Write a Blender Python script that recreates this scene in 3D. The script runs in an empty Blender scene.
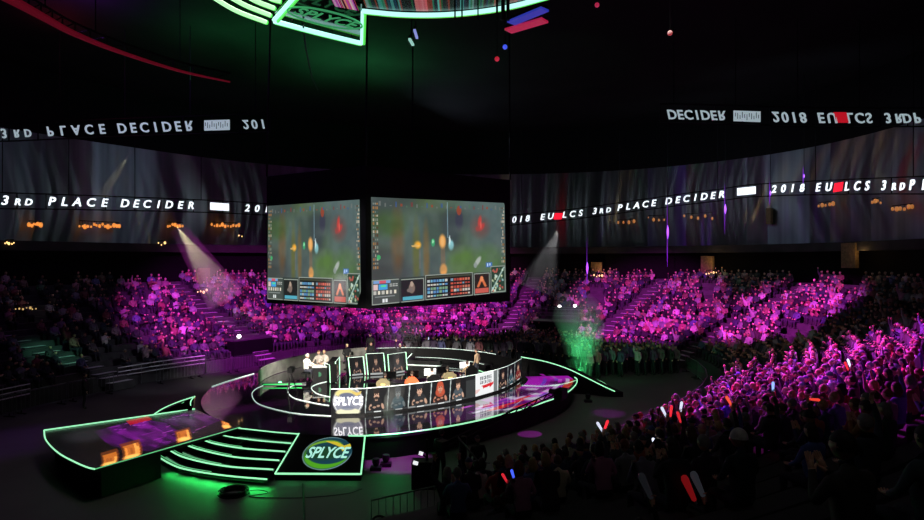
import bpy, bmesh, math, random
import numpy as np
from mathutils import Vector as V, Matrix as M
random.seed(7); RNG = np.random.default_rng(11)
SC = bpy.context.scene; COL = SC.collection
F, CX, CY, H = 600.0, 462.0, 260.0, 7.6        # focal length (px), image centre, eye height (m)
PI = math.pi

# ------------------------------------------------------------------ measuring helpers
def G(px, py, z=0.0):
    d = (H - z) * F / (py - CY)
    return V(((px - CX) / F * d, d, z))
def A(px, py, d):
    return V(((px - CX) / F * d, d, H - (py - CY) / F * d))

# ------------------------------------------------------------------ arena plan (rounded bowl)
OX, OY = -3.0, 34.0
EDGE = [(-1, 16.6), (3.3, 19.6), (7.2, 24.0), (11.9, 29.5), (15.5, 37), (15.5, 45), (9.5, 50.5), (0, 51.5), (-8, 48.5), (-15, 41.5),
        (-20.8, 33.5), (-23, 27), (-21.5, 19), (-13, 13)]
_th = np.array([math.atan2(y - OY, x - OX) for x, y in EDGE]); _r = np.array([math.hypot(x - OX, y - OY) for x, y in EDGE])
_o = np.argsort(_th); _th, _r = _th[_o], _r[_o]
_grid = np.linspace(-PI, PI, 721)[:-1]
_tab = np.interp(_grid, np.r_[_th - 2 * PI, _th, _th + 2 * PI], np.r_[_r, _r, _r])
_k = np.exp(-0.5 * (np.arange(-40, 41) / 12.0) ** 2); _k /= _k.sum()
_tab = np.convolve(np.r_[_tab[-40:], _tab, _tab[:40]], _k, 'valid')
def RIN(t):
    u = ((t + PI) % (2 * PI)) / (2 * PI) * 720
    i = int(u) % 720; f = u - int(u)
    return _tab[i] * (1 - f) + _tab[(i + 1) % 720] * f
def ring(t, off, z=0.0):
    r = RIN(t) + off
    return V((OX + r * math.cos(t), OY + r * math.sin(t), z))
def polar(x, y):
    t = math.atan2(y - OY, x - OX)
    return t, math.hypot(x - OX, y - OY) - RIN(t)
def pix_ring(px, off):
    s = (px - CX) / F
    for i in range(900):
        y = 85 - i * 0.1
        t, o = polar(s * y, y)
        if o <= off: return t
    return PI / 2
def proj(p):
    return (CX + F * p[0] / max(p[1], .01), CY + F * (H - p[2]) / max(p[1], .01))
ROW_D, ROW_H, OFF0, Z0, NROW = 0.9, 0.30, 0.4, 0.8, 16
def rowz(k): return Z0 + ROW_H * k

# ------------------------------------------------------------------ materials
def lin(c):
    return tuple((x / 255 / 12.92 if x / 255 <= .04045 else ((x / 255 + .055) / 1.055) ** 2.4) for x in c[:3])
MATS = {}
def mat(name, rgb=(128, 128, 128), rough=.6, metal=0.0, emit=None, power=0.0, noise=0.0, scale=6.0, spec=.5, coat=0.0, objcol=False, attr=None):
    if name in MATS: return MATS[name]
    m = bpy.data.materials.new(name); m.use_nodes = True
    nt = m.node_tree; b = nt.nodes['Principled BSDF']
    c = lin(rgb)
    b.inputs['Base Color'].default_value = (*c, 1); b.inputs['Roughness'].default_value = rough
    b.inputs['Metallic'].default_value = metal; b.inputs['Specular IOR Level'].default_value = spec
    b.inputs['Coat Weight'].default_value = coat
    src = None
    if objcol:
        oi = nt.nodes.new('ShaderNodeObjectInfo'); src = oi.outputs['Color']
    if attr:
        at = nt.nodes.new('ShaderNodeAttribute'); at.attribute_name = attr; src = at.outputs['Color']
    if noise:
        tc = nt.nodes.new('ShaderNodeTexCoord'); n = nt.nodes.new('ShaderNodeTexNoise'); n.inputs['Scale'].default_value = scale
        n.inputs['Detail'].default_value = 4
        nt.links.new(tc.outputs['Object'], n.inputs['Vector'])
        mr = nt.nodes.new('ShaderNodeMapRange'); mr.inputs[1].default_value = .3; mr.inputs[2].default_value = .7
        mr.inputs[3].default_value = 1 - noise; mr.inputs[4].default_value = 1 + noise
        nt.links.new(n.outputs[0], mr.inputs[0])
        mx = nt.nodes.new('ShaderNodeMix'); mx.data_type = 'RGBA'; mx.blend_type = 'MULTIPLY'; mx.inputs[0].default_value = 1
        mx.inputs[6].default_value = (*c, 1)
        if src: nt.links.new(src, mx.inputs[6])
        nt.links.new(mr.outputs[0], mx.inputs[7]); src = mx.outputs[2]
    if src: nt.links.new(src, b.inputs['Base Color'])
    if emit:
        b.inputs['Emission Color'].default_value = (*emit, 1); b.inputs['Emission Strength'].default_value = power
    MATS[name] = m; return m
def screen_mat(name, power, rough=.25, coat=0.0, spec=.5):
    m = bpy.data.materials.new(name); m.use_nodes = True; nt = m.node_tree; b = nt.nodes['Principled BSDF']
    b.inputs['Base Color'].default_value = (.006, .006, .007, 1); b.inputs['Roughness'].default_value = rough
    b.inputs['Coat Weight'].default_value = coat; b.inputs['Specular IOR Level'].default_value = spec; b.inputs['Coat Roughness'].default_value = rough
    at = nt.nodes.new('ShaderNodeAttribute'); at.attribute_name = 'picture'
    nt.links.new(at.outputs['Color'], b.inputs['Emission Color']); b.inputs['Emission Strength'].default_value = power
    MATS[name] = m; return m
GREEN = (.13, 1.0, .30)
m_led = mat('green_led', (200, 255, 220), emit=(.36, 1.0, .54), power=1.05)
m_led_dim = mat('green_led_dim', (180, 240, 200), emit=(.16, .75, .30), power=.55)
m_led_white = mat('white_led', (230, 240, 235), emit=(.58, .85, .74), power=.62)
m_black = mat('black_paint', (9, 9, 10), .6, noise=.3, spec=.2)
m_gloss = mat('black_gloss', (8, 8, 9), .12, coat=.6)
m_conc = mat('dark_concrete', (60, 58, 60), .85, noise=.3, scale=1.2)
m_floor = mat('arena_floor_dark', (66, 64, 63), .62, noise=.22, scale=.35)
m_grey = mat('grey_drape', (120, 118, 112), .8, noise=.35, scale=2.0)
m_steel = mat('steel', (120, 122, 125), .35, .9)
m_letter = mat('white_letter', (230, 235, 240), emit=(.86, .95, 1.0), power=1.5)
m_letter_refl = mat('reflected_letter', (200, 210, 215), emit=(.68, .88, .95), power=.42)  # dimmer glow for the reflected copy of the ribbon letters
m_red_led = mat('red_led', (200, 20, 30), emit=(.9, .01, .03), power=1.5)
m_red_refl = mat('reflected_red', (150, 15, 25), emit=(.55, .008, .02), power=.8)

# ------------------------------------------------------------------ mesh builder
class MB:
    def __init__(s): s.v = []; s.f = []; s.mi = []
    def add(s, vs, fs, mi=0):
        b = len(s.v); s.v += [tuple(p) for p in vs]; s.f += [tuple(i + b for i in f) for f in fs]; s.mi += [mi] * len(fs); return s
    def quad(s, a, b, c, d, mi=0): return s.add([a, b, c, d], [(0, 1, 2, 3)], mi)
    def box(s, c, size, rz=0.0, mi=0, bev=0.0):
        hx, hy, hz = size[0] / 2, size[1] / 2, size[2] / 2
        cs, sn = math.cos(rz), math.sin(rz)
        def P(x, y, z): return (c[0] + x * cs - y * sn, c[1] + x * sn + y * cs, c[2] + z)
        vs = [P(x, y, z) for z in (-hz, hz) for x, y in ((-hx, -hy), (hx, -hy), (hx, hy), (-hx, hy))]
        return s.add(vs, [(3, 2, 1, 0), (4, 5, 6, 7), (0, 1, 5, 4), (1, 2, 6, 5), (2, 3, 7, 6), (3, 0, 4, 7)], mi)
    def beam(s, a, b, w, h, mi=0, up=V((0, 0, 1))):
        a, b = V(a), V(b); d = (b - a).normalized(); x = d.cross(up)
        if x.length < 1e-4: x = V((1, 0, 0))
        x.normalize(); u = x.cross(d)
        vs = [p + x * sx * w / 2 + u * su * h / 2 for p in (a, b) for sx, su in ((-1, -1), (1, -1), (1, 1), (-1, 1))]
        return s.add(vs, [(0, 1, 2, 3), (7, 6, 5, 4), (0, 4, 5, 1), (1, 5, 6, 2), (2, 6, 7, 3), (3, 7, 4, 0)], mi)
    def tube(s, pts, r, n=6, closed=False, mi=0):
        pts = [V(p) for p in pts]; N = len(pts); rr = r if hasattr(r, '__len__') else [r] * N
        vs = []; fs = []; pu = V((0, 0, 1))
        for i, p in enumerate(pts):
            a = pts[i - 1] if (i or closed) else p; b = pts[(i + 1) % N] if (i < N - 1 or closed) else p
            d = (b - a).normalized(); x = d.cross(pu)
            if x.length < .05: x = d.cross(V((1, 0, 0)))
            x.normalize(); u = x.cross(d)
            vs += [p + (x * math.cos(2 * PI * j / n) + u * math.sin(2 * PI * j / n)) * rr[i] for j in range(n)]
        for i in range(N if closed else N - 1):
            o, q = i * n, ((i + 1) % N) * n
            fs += [(o + j, o + (j + 1) % n, q + (j + 1) % n, q + j) for j in range(n)]
        if not closed: fs += [tuple(range(n))[::-1], tuple(range((N - 1) * n, N * n))]
        return s.add(vs, fs, mi)
    def lathe(s, prof, c=(0, 0, 0), n=16, mi=0):
        vs = [(c[0] + r * math.cos(2 * PI * j / n), c[1] + r * math.sin(2 * PI * j / n), c[2] + z) for r, z in prof for j in range(n)]
        fs = [(i * n + j, i * n + (j + 1) % n, (i + 1) * n + (j + 1) % n, (i + 1) * n + j) for i in range(len(prof) - 1) for j in range(n)]
        fs += [tuple(range(n))[::-1], tuple(range((len(prof) - 1) * n, len(prof) * n))]
        return s.add(vs, fs, mi)
    def prism(s, top, depth, mi=0, down=V((0, 0, -1))):
        n = len(top); top = [V(p) for p in top]; bot = [p + down * depth for p in top]
        return s.add(top + bot, [tuple(range(n)), tuple(range(2 * n - 1, n - 1, -1))] + [(i, i + n, (i + 1) % n + n, (i + 1) % n) for i in range(n)], mi)
    def mesh(s, name, mats, smooth=False):
        me = bpy.data.meshes.new(name); me.from_pydata(s.v, [], s.f); me.update()
        for m in (mats if isinstance(mats, (list, tuple)) else [mats]): me.materials.append(m)
        me.polygons.foreach_set('material_index', s.mi)
        if smooth: me.polygons.foreach_set('use_smooth', [True] * len(s.f))
        return me
    def obj(s, name, mats, parent=None, smooth=False):
        return link(name, s.mesh(name, mats, smooth), parent)
def link(name, me, parent=None, mw=None):
    o = bpy.data.objects.new(name, me); COL.objects.link(o)
    if mw is not None: o.matrix_world = mw
    if parent is not None:
        o.parent = parent; o.matrix_parent_inverse = M.LocRotScale(parent.location, parent.rotation_euler, parent.scale).inverted()
    return o
def tag(o, label=None, cat=None, group=None, kind=None):
    if label: o['label'] = label
    if cat: o['category'] = cat
    if group: o['group'] = group
    if kind: o['kind'] = kind
    return o
def thing(name, loc, label, cat, group=None):
    o = bpy.data.objects.new(name, None); COL.objects.link(o); o.location = loc; o.empty_display_size = .2
    return tag(o, label, cat, group)
def spline(pts, n=8, closed=False):
    pts = [V(p) for p in pts]; N = len(pts); out = []
    for i in range(N if closed else N - 1):
        p0 = pts[i - 1] if (i or closed) else pts[0] * 2 - pts[1]; p1 = pts[i]; p2 = pts[(i + 1) % N]
        p3 = pts[(i + 2) % N] if (i + 2 < N or closed) else p2 * 2 - p1
        for k in range(n):
            t = k / n
            out.append(.5 * ((2 * p1) + (p2 - p0) * t + (2 * p0 - 5 * p1 + 4 * p2 - p3) * t * t + (3 * p1 - p0 - 3 * p2 + p3) * t ** 3))
    if not closed: out.append(pts[-1])
    return out
def text_mesh(txt, size, mt, extrude=.01, shear=0.0, fat=0.0, squeeze=1.0, spacing=1.0):
    cu = bpy.data.curves.new('writing', 'FONT'); cu.body = txt; cu.size = size; cu.shear = shear; cu.extrude = extrude; cu.offset = fat
    cu.align_x = 'CENTER'; cu.align_y = 'CENTER'; cu.space_character = spacing; cu.resolution_u = 3
    o = bpy.data.objects.new('writing', cu); COL.objects.link(o)
    bpy.context.view_layer.update()
    me = bpy.data.meshes.new_from_object(o.evaluated_get(bpy.context.evaluated_depsgraph_get()))
    bpy.data.objects.remove(o); bpy.data.curves.remove(cu)
    me.materials.clear(); me.materials.append(mt)
    if squeeze != 1.0: me.transform(M.Diagonal((squeeze, 1, 1, 1)))
    return me
def frame(o, x, y):                                        # matrix from an origin and two axes
    x, y = V(x).normalized(), V(y); z = x.cross(y).normalized(); y = z.cross(x)
    return M(((x.x, y.x, z.x, o[0]), (x.y, y.y, z.y, o[1]), (x.z, y.z, z.z, o[2]), (0, 0, 0, 1)))
def join_meshes(items, name):                              # [(mesh, matrix)] into one mesh
    bm = bmesh.new(); mats = []
    for me, mw in items:
        c = me.copy(); c.transform(mw)
        remap = []
        for m in c.materials:
            if m not in mats: mats.append(m)
            remap.append(mats.index(m))
        for p in c.polygons: p.material_index = remap[p.material_index] if remap else 0
        bm.from_mesh(c); bpy.data.meshes.remove(c)
    out = bpy.data.meshes.new(name); bm.to_mesh(out); bm.free()
    for m in mats: out.materials.append(m)
    return out

# ------------------------------------------------------------------ pictures shown by LED screens (painted cell by cell)
class Paint:
    def __init__(s, w, h, bg): s.w, s.h = w, h; s.a = np.empty((h, w, 3)); s.a[:] = bg; s.y, s.x = (np.mgrid[0:h, 0:w] + .5); s.x = s.x / w; s.y = s.y / h
    def _mix(s, k, c): s.a = s.a * (1 - k[..., None]) + np.array(c, float) * k[..., None]; return s
    def rect(s, x0, y0, x1, y1, c, a=1.0): return s._mix(((s.x >= x0) & (s.x < x1) & (s.y >= y0) & (s.y < y1)) * a, c)
    def ell(s, cx, cy, rx, ry, c, a=1.0, soft=.15, rot=0.0):
        dx, dy = s.x - cx, (s.y - cy); cr, sr = math.cos(rot), math.sin(rot)
        q = np.sqrt(((dx * cr + dy * sr) / rx) ** 2 + ((-dx * sr + dy * cr) / ry) ** 2)
        return s._mix(np.clip((1 - q) / soft + .5, 0, 1) * a, c)
    def line(s, x0, y0, x1, y1, w, c, a=1.0):
        d = np.hypot(x1 - x0, y1 - y0); ux, uy = (x1 - x0) / d, (y1 - y0) / d
        t = np.clip((s.x - x0) * ux + (s.y - y0) * uy, 0, d)
        q = np.hypot(s.x - x0 - t * ux, s.y - y0 - t * uy)
        return s._mix(np.clip((w - q) / (w * .5) + .5, 0, 1) * a, c)
    def poly(s, pts, c, a=1.0):
        ins = np.zeros(s.x.shape, bool); n = len(pts)
        for i in range(n):
            (x0, y0), (x1, y1) = pts[i], pts[(i + 1) % n]
            if y0 == y1: continue
            ins ^= ((y0 > s.y) != (y1 > s.y)) & (s.x < (x1 - x0) * (s.y - y0) / (y1 - y0) + x0)
        return s._mix(ins * a, c)
    def cloud(s, c, a, fx, fy, seed):
        r = np.random.default_rng(seed); g = r.random((fy + 2, fx + 2))
        u, v = s.x * fx, s.y * fy; i, j = u.astype(int), v.astype(int); fu, fv = u - i, v - j
        fu, fv = fu * fu * (3 - 2 * fu), fv * fv * (3 - 2 * fv)
        n = (g[j, i] * (1 - fu) + g[j, i + 1] * fu) * (1 - fv) + (g[j + 1, i] * (1 - fu) + g[j + 1, i + 1] * fu) * fv
        return s._mix(np.clip((n - .35) * 2, 0, 1) * a, c)
    def linear(s):
        a = np.clip(s.a / 255, 0, 1); return np.where(a <= .04045, a / 12.92, ((a + .055) / 1.055) ** 2.4)
def picture_mesh(name, paint, place, mt, mask=None):
    """grid of cells; place(u, v) -> point, u to the right, v down"""
    w, h = paint.w, paint.h
    vs = [tuple(place(i / w, j / h)) for j in range(h + 1) for i in range(w + 1)]
    fs = [(j * (w + 1) + i, (j + 1) * (w + 1) + i, (j + 1) * (w + 1) + i + 1, j * (w + 1) + i + 1) for j in range(h) for i in range(w)]
    keep = [k for k in range(w * h) if mask is None or mask((k % w + .5) / w, (k // w + .5) / h)]; fs = [fs[k] for k in keep]
    me = bpy.data.meshes.new(name); me.from_pydata(vs, [], fs); me.update()
    at = me.color_attributes.new('picture', 'FLOAT_COLOR', 'CORNER')
    c = np.ones((len(keep), 4, 4), np.float32); c[:, :, :3] = paint.linear().reshape(-1, 1, 3)[keep]
    at.data.foreach_set('color', c.ravel()); me.materials.append(mt)
    return me
# ================================================================== the hall
AISLES = {}                                                     # name -> angle
AISLES['far left'] = pix_ring(52, 4); AISLES['left'] = pix_ring(222, 6); AISLES['centre'] = pix_ring(517, 6)
AISLES['right of the smoke'] = pix_ring(622, 5); AISLES['far right'] = pix_ring(748, 7)
ts = [i * 2 * PI / 180 for i in range(180)]
mb = MB(); pts = [ring(t, OFF0) for t in ts] 
fl = MB(); fl.add([ring(t, 0.6) for t in ts], [tuple(range(180))]); tag(fl.obj('floor', m_floor), kind='structure')
prof = [(OFF0, 0.0)]
for k in range(NROW):
    o = OFF0 + k * ROW_D; z = rowz(k)
    prof += [(o, z), (o + .48, z), (o + .5, z + .40), (o + .88, z + .40), (o + .9, z)]
prof += [(OFF0 + NROW * ROW_D, rowz(NROW)), (16.2, rowz(NROW))]
n = len(prof)
for t in ts: mb.v += [tuple(ring(t, o, z)) for o, z in prof]
for i in range(180):
    a, b = i * n, ((i + 1) % 180) * n
    mb.f += [(a + j, b + j, b + j + 1, a + j + 1) for j in range(n - 1)]
mb.mi = [0] * len(mb.f)
tag(mb.obj('seating_terrace', m_conc), kind='structure')
# brushed black rear wall: vertical streaks come from its brushed (anisotropic) finish
m_wall = bpy.data.materials.new('brushed_black_wall'); m_wall.use_nodes = True
nt = m_wall.node_tree; bs = nt.nodes['Principled BSDF']; bs.inputs['Base Color'].default_value = (.012, .012, .013, 1); bs.inputs['Roughness'].default_value = .7
an = nt.nodes.new('ShaderNodeBsdfAnisotropic'); an.inputs['Color'].default_value = (.46, .54, .60, 1); an.inputs['Roughness'].default_value = .36; an.inputs['Anisotropy'].default_value = .86
ge = nt.nodes.new('ShaderNodeNewGeometry'); vm = nt.nodes.new('ShaderNodeVectorMath'); vm.operation = 'CROSS_PRODUCT'; vm.inputs[1].default_value = (0, 0, 1)
nt.links.new(ge.outputs['Normal'], vm.inputs[0]); nt.links.new(vm.outputs[0], an.inputs['Tangent'])
wv = nt.nodes.new('ShaderNodeTexNoise'); wv.inputs['Scale'].default_value = .35; tc = nt.nodes.new('ShaderNodeTexCoord'); mp = nt.nodes.new('ShaderNodeMapping'); mp.inputs['Scale'].default_value = (3, 3, .05)
nt.links.new(tc.outputs['Object'], mp.inputs[0]); nt.links.new(mp.outputs[0], wv.inputs['Vector'])
ms = nt.nodes.new('ShaderNodeMixShader'); mr = nt.nodes.new('ShaderNodeMapRange'); mr.inputs[1].default_value = .35; mr.inputs[2].default_value = .65; mr.inputs[3].default_value = .5; mr.inputs[4].default_value = .9
nt.links.new(wv.outputs[0], mr.inputs[0]); nt.links.new(mr.outputs[0], ms.inputs[0]); nt.links.new(bs.outputs[0], ms.inputs[1]); nt.links.new(an.outputs[0], ms.inputs[2])
nt.links.new(ms.outputs[0], nt.nodes['Material Output'].inputs[0])
CEIL = 22.0
def wall(name, t0, t1, off, z0, z1, mt, thick=0.0, step=1.5):
    w = MB(); k = max(2, int((t1 - t0) / math.radians(step)))
    for i in range(k + 1):
        t = t0 + (t1 - t0) * i / k; a, b = ring(t, off, z0), ring(t, off, z1); w.v += [tuple(a), tuple(b)]
        if thick: w.v += [tuple(ring(t, off + thick, z1)), tuple(ring(t, off + thick, z0))]
    s = 4 if thick else 2
    for i in range(k):
        a, b = i * s, i * s + s
        w.f += [(a, b, b + 1, a + 1)] if not thick else [(a + j, b + j, b + (j + 1) % 4, a + (j + 1) % 4) for j in range(4)]
    if thick: w.f += [(0, 1, 2, 3), (k * s + 3, k * s + 2, k * s + 1, k * s)]
    w.mi = [0] * len(w.f)
    return tag(w.obj(name, mt, smooth=not thick and step < 2), kind='structure')
wall('wall_rear', math.radians(-45), math.radians(222), 16.0, 9.0, 17.2, m_wall, step=3.0)
wall('wall_upper', math.radians(-45), math.radians(222), 16.0, 17.2, CEIL, mat('matte_black_wall', (14, 13, 14), .9, noise=.3, spec=.1))
wall('wall_lower', math.radians(-45), math.radians(222), 16.0, 4.5, 9.0, mat('matte_black_wall', (14, 13, 14), .9, noise=.3, spec=.1))
m_fascia = mat('upper_deck_fascia', (52, 50, 48), .9, noise=.25, scale=.8, spec=.1)
wall('trim_upper_deck', math.radians(-40), math.radians(215), 14.7, 8.3, 9.0, m_fascia, .5)
m_ceil = mat('dark_ceiling', (22, 22, 22), .9, noise=.35, scale=.3, spec=.1)
c = MB(); c.add([ring(t, 16.1, CEIL) for t in ts][::-1], [tuple(range(180))]); tag(c.obj('ceiling', m_ceil), kind='structure')

# ------------------------------------------------------------------ aisle stairs
m_tread = mat('pale_step', (190, 186, 190), .75, noise=.15)
for nm, t in AISLES.items():
    st = thing('aisle_stair', ring(t, OFF0, 0), None, 'stairs', 'aisle stairs between the seating blocks')
    side = {'far left': 'dim green-lit aisle stair at the dark left end of the stands', 'left': 'purple-lit aisle stair left of the video screens',
            'centre': 'narrow aisle stair just right of the video screens', 'right of the smoke': 'purple aisle stair right of the green smoke column',
            'far right': 'long purple aisle stair climbing the stands at the right'}[nm]
    st['label'] = side
    w = .62 if nm != 'centre' else .45
    body = MB(); tr = MB()
    for k in range(-2, 2 * NROW):
        o = OFF0 + k * ROW_D / 2 + .02; z = Z0 + .15 * k + .17 if k >= 0 else Z0 + .27 * (k + .5) + .1
        R = RIN(t) + o; dt = w / R
        q = [ring(t - dt, o, z), ring(t + dt, o, z), ring(t + dt, o + ROW_D / 2 + .02, z), ring(t - dt, o + ROW_D / 2 + .02, z)]
        body.prism(q[::-1], .45)
        e = V((0, 0, .012)); tr.prism([q[3] + e, q[2] + e, q[1] * .75 + q[2] * .25 + e, q[0] * .75 + q[3] * .25 + e][::-1], .012)
    body.obj('stair_flight', m_conc, st); tag(tr.obj('tread', m_tread, st), kind='stuff')

# ------------------------------------------------------------------ LED ribbon boards
def ribbon(items, pos, size, mt, redmt, parent, mirror=False, fat=.012):
    """items: (text, px0, px1, scale); letters spread evenly between two bearings"""
    for txt, p0, p1, sc in items:
        parts = []
        for i, ch in enumerate(txt):
            px = (p0 + p1) / 2 if len(txt) == 1 else p0 + (p1 - p0) * i / (len(txt) - 1)
            o, x = pos(px); m2 = redmt if ch == '#' else mt
            if ch in '#=':
                b = MB(); wd = (x * 1).length * 0 + size * (1.25 if ch == '#' else 2.6); hh = size * .5
                sl = .12 * size if ch == '#' else 0
                b.add([(-wd / 2 - sl, -hh, .03), (wd / 2 - sl, -hh, .03), (wd / 2 + sl, hh, .03), (-wd / 2 + sl, hh, .03), (-wd / 2 - sl, -hh, -.03), (wd / 2 - sl, -hh, -.03), (wd / 2 + sl, hh, -.03), (-wd / 2 + sl, hh, -.03)],
                      [(0, 1, 2, 3), (7, 6, 5, 4), (0, 4, 5, 1), (1, 5, 6, 2), (2, 6, 7, 3), (3, 7, 4, 0)])
                me = b.mesh('writing', m2)
                if ch == '=':
                    ink = MB()
                    for q in range(11):
                        xx = -wd / 2 + wd * (q + .6) / 11.5; ink.box((xx, (q % 3 - 1) * hh * .22, .04), (.05 * size, hh * (.7 + .4 * (q % 2)), .02))
                    me = join_meshes([(me, M()), (ink.mesh('ink', mat('sponsor_ink', (70, 74, 82), .7)), M())], 'writing')
            else: me = text_mesh(ch, size * 1.38 * sc, m2, .03, .22, fat)
            up = V((0, 0, -1 if mirror else 1)); xx = V(x).normalized(); n = xx.cross(V((0, 0, 1)))
            mm = M(((xx.x, up.x, n.x, o.x), (xx.y, up.y, n.y, o.y), (xx.z, up.z, n.z, o.z - (size * .5 * (1 - sc) * .9)), (0, 0, 0, 1)))
            parts.append((me, mm))
        nm = {'=': 'sponsor_plate', '#': 'red_marker'}.get(txt, 'word')
        for me, mm in parts: link(nm if nm != 'word' else 'letter', join_meshes([(me, mm)], nm), parent)
RZ = 12.05; RY = ((0, 77, 158, 220, 254, 505, 517, 575, 637, 693, 716, 746, 786, 856, 896, 930), (200.6, 202.3, 204.6, 206.7, 208.7, 220.5, 219.7, 214, 205.5, 198, 195.5, 191, 188.8, 186.5, 185.6, 185))
def on_ring(px):
    t = pix_ring(px, 13.6); o = ring(t, 13.6, RZ); o.z = H + (CY - np.interp(px, *RY)) * o.y / F; x = ring(t - .02, 13.6, RZ) - ring(t + .02, 13.6, RZ)
    return o, x
def board(p0, p1, pos, parent, dz=.55):
    b = MB(); q = [pos(p0 + (p1 - p0) * i / 40)[0] for i in range(41)]
    for s in (-1, 1): b.tube([p + V((0, 0, s * dz)) for p in q], .05, 5)
    for p in q[::4]:
        b.beam(p + V((0, 0, -dz)), p + V((0, 0, dz)), .05, .05)
    b.obj('rail', m_black, parent)
    for p in q[2::9]: MB().tube([p + V((0, 0, dz)), V((p.x, p.y, CEIL))], .03, 5).obj('hanger', m_black, parent)
L1 = thing('led_ribbon_board', on_ring(120)[0], 'lower ribbon of bright white letters left of the video screens, reading 3RD PLACE DECIDER', 'ribbon sign', 'LED ribbon boards')
ribbon([('3', 5, 5, 1), ('RD', 18, 29, .72), ('PLACE', 51, 104, 1), ('DECIDER', 125, 191, 1), ('=', 220, 220, 1), ('2018', 247, 276, 1)], on_ring, .66, m_letter, m_red_led, L1)
board(-12, 282, on_ring, L1)
L2 = thing('led_ribbon_board', on_ring(700)[0], 'lower ribbon of bright white letters right of the video screens, with red markers', 'ribbon sign', 'LED ribbon boards')
ribbon([('2018', 507, 527, 1), ('EU', 542, 550, 1), ('#', 558, 558, .8), ('LCS', 564, 580, 1), ('3', 594, 594, 1), ('RD', 601, 608, .75), ('PLACE', 619, 653, 1), ('DECIDER', 668, 721, 1), ('=', 746, 746, 1),
        ('2018', 773, 801, 1), ('EU', 817, 828, 1), ('#', 838, 838, 1), ('LCS', 846, 866, 1), ('3', 883, 883, 1), ('RD', 893, 901, .72), ('PLACE', 911, 960, 1)], on_ring, .66, m_letter, m_red_led, L2)
board(500, 935, on_ring, L2)
UPL = spline([A(-40, 134, 39), A(0, 133, 38.5), A(100, 128.5, 37.6), A(200, 125, 36.8), A(300, 122, 36.2)], 10)
UPR = spline([A(645, 113, 35.4), A(720, 114.5, 35.5), A(800, 117, 35.7), A(880, 117.5, 36), A(960, 117, 36.4)], 10)
def on_line(line):
    def f(px):
        for a, b in zip(line, line[1:]):
            pa, pb = proj(a)[0], proj(b)[0]
            if pa <= px <= pb or b is line[-1]:
                k = (px - pa) / (pb - pa); return a.lerp(b, k), b - a
        return line[0], line[1] - line[0]
    return f
U1 = thing('led_ribbon_board', UPL[20], 'upper ribbon of soft grey upside-down letters hanging at the left', 'ribbon sign', 'LED ribbon boards')  # reflection of the lower ribbon, built as a board of flipped glowing letters
ribbon([('3', 3, 3, 1), ('RD', 16, 27, .8), ('PLACE', 49, 101, 1), ('DECIDER', 121, 188, 1), ('=', 217, 217, .85), ('201', 245, 262, .9)], on_line(UPL), .62, m_letter_refl, m_red_refl, U1, mirror=True)
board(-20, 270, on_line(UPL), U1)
U2 = thing('led_ribbon_board', UPR[20], 'upper ribbon of soft grey upside-down letters hanging at the right, with a red marker', 'ribbon sign', 'LED ribbon boards')  # same reflection at the right, again as glowing flipped letters
ribbon([('DECIDER', 671, 721, .9), ('=', 747, 747, .8), ('2018', 775, 802, 1), ('EU', 820, 831, 1), ('#', 841, 841, 1), ('LCS', 849, 868, 1), ('3', 887, 887, 1), ('RD', 898, 906, .9), ('PL', 916, 930, 1)], on_line(UPR), .62, m_letter_refl, m_red_refl, U2, mirror=True)
board(660, 935, on_line(UPR), U2)

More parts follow.
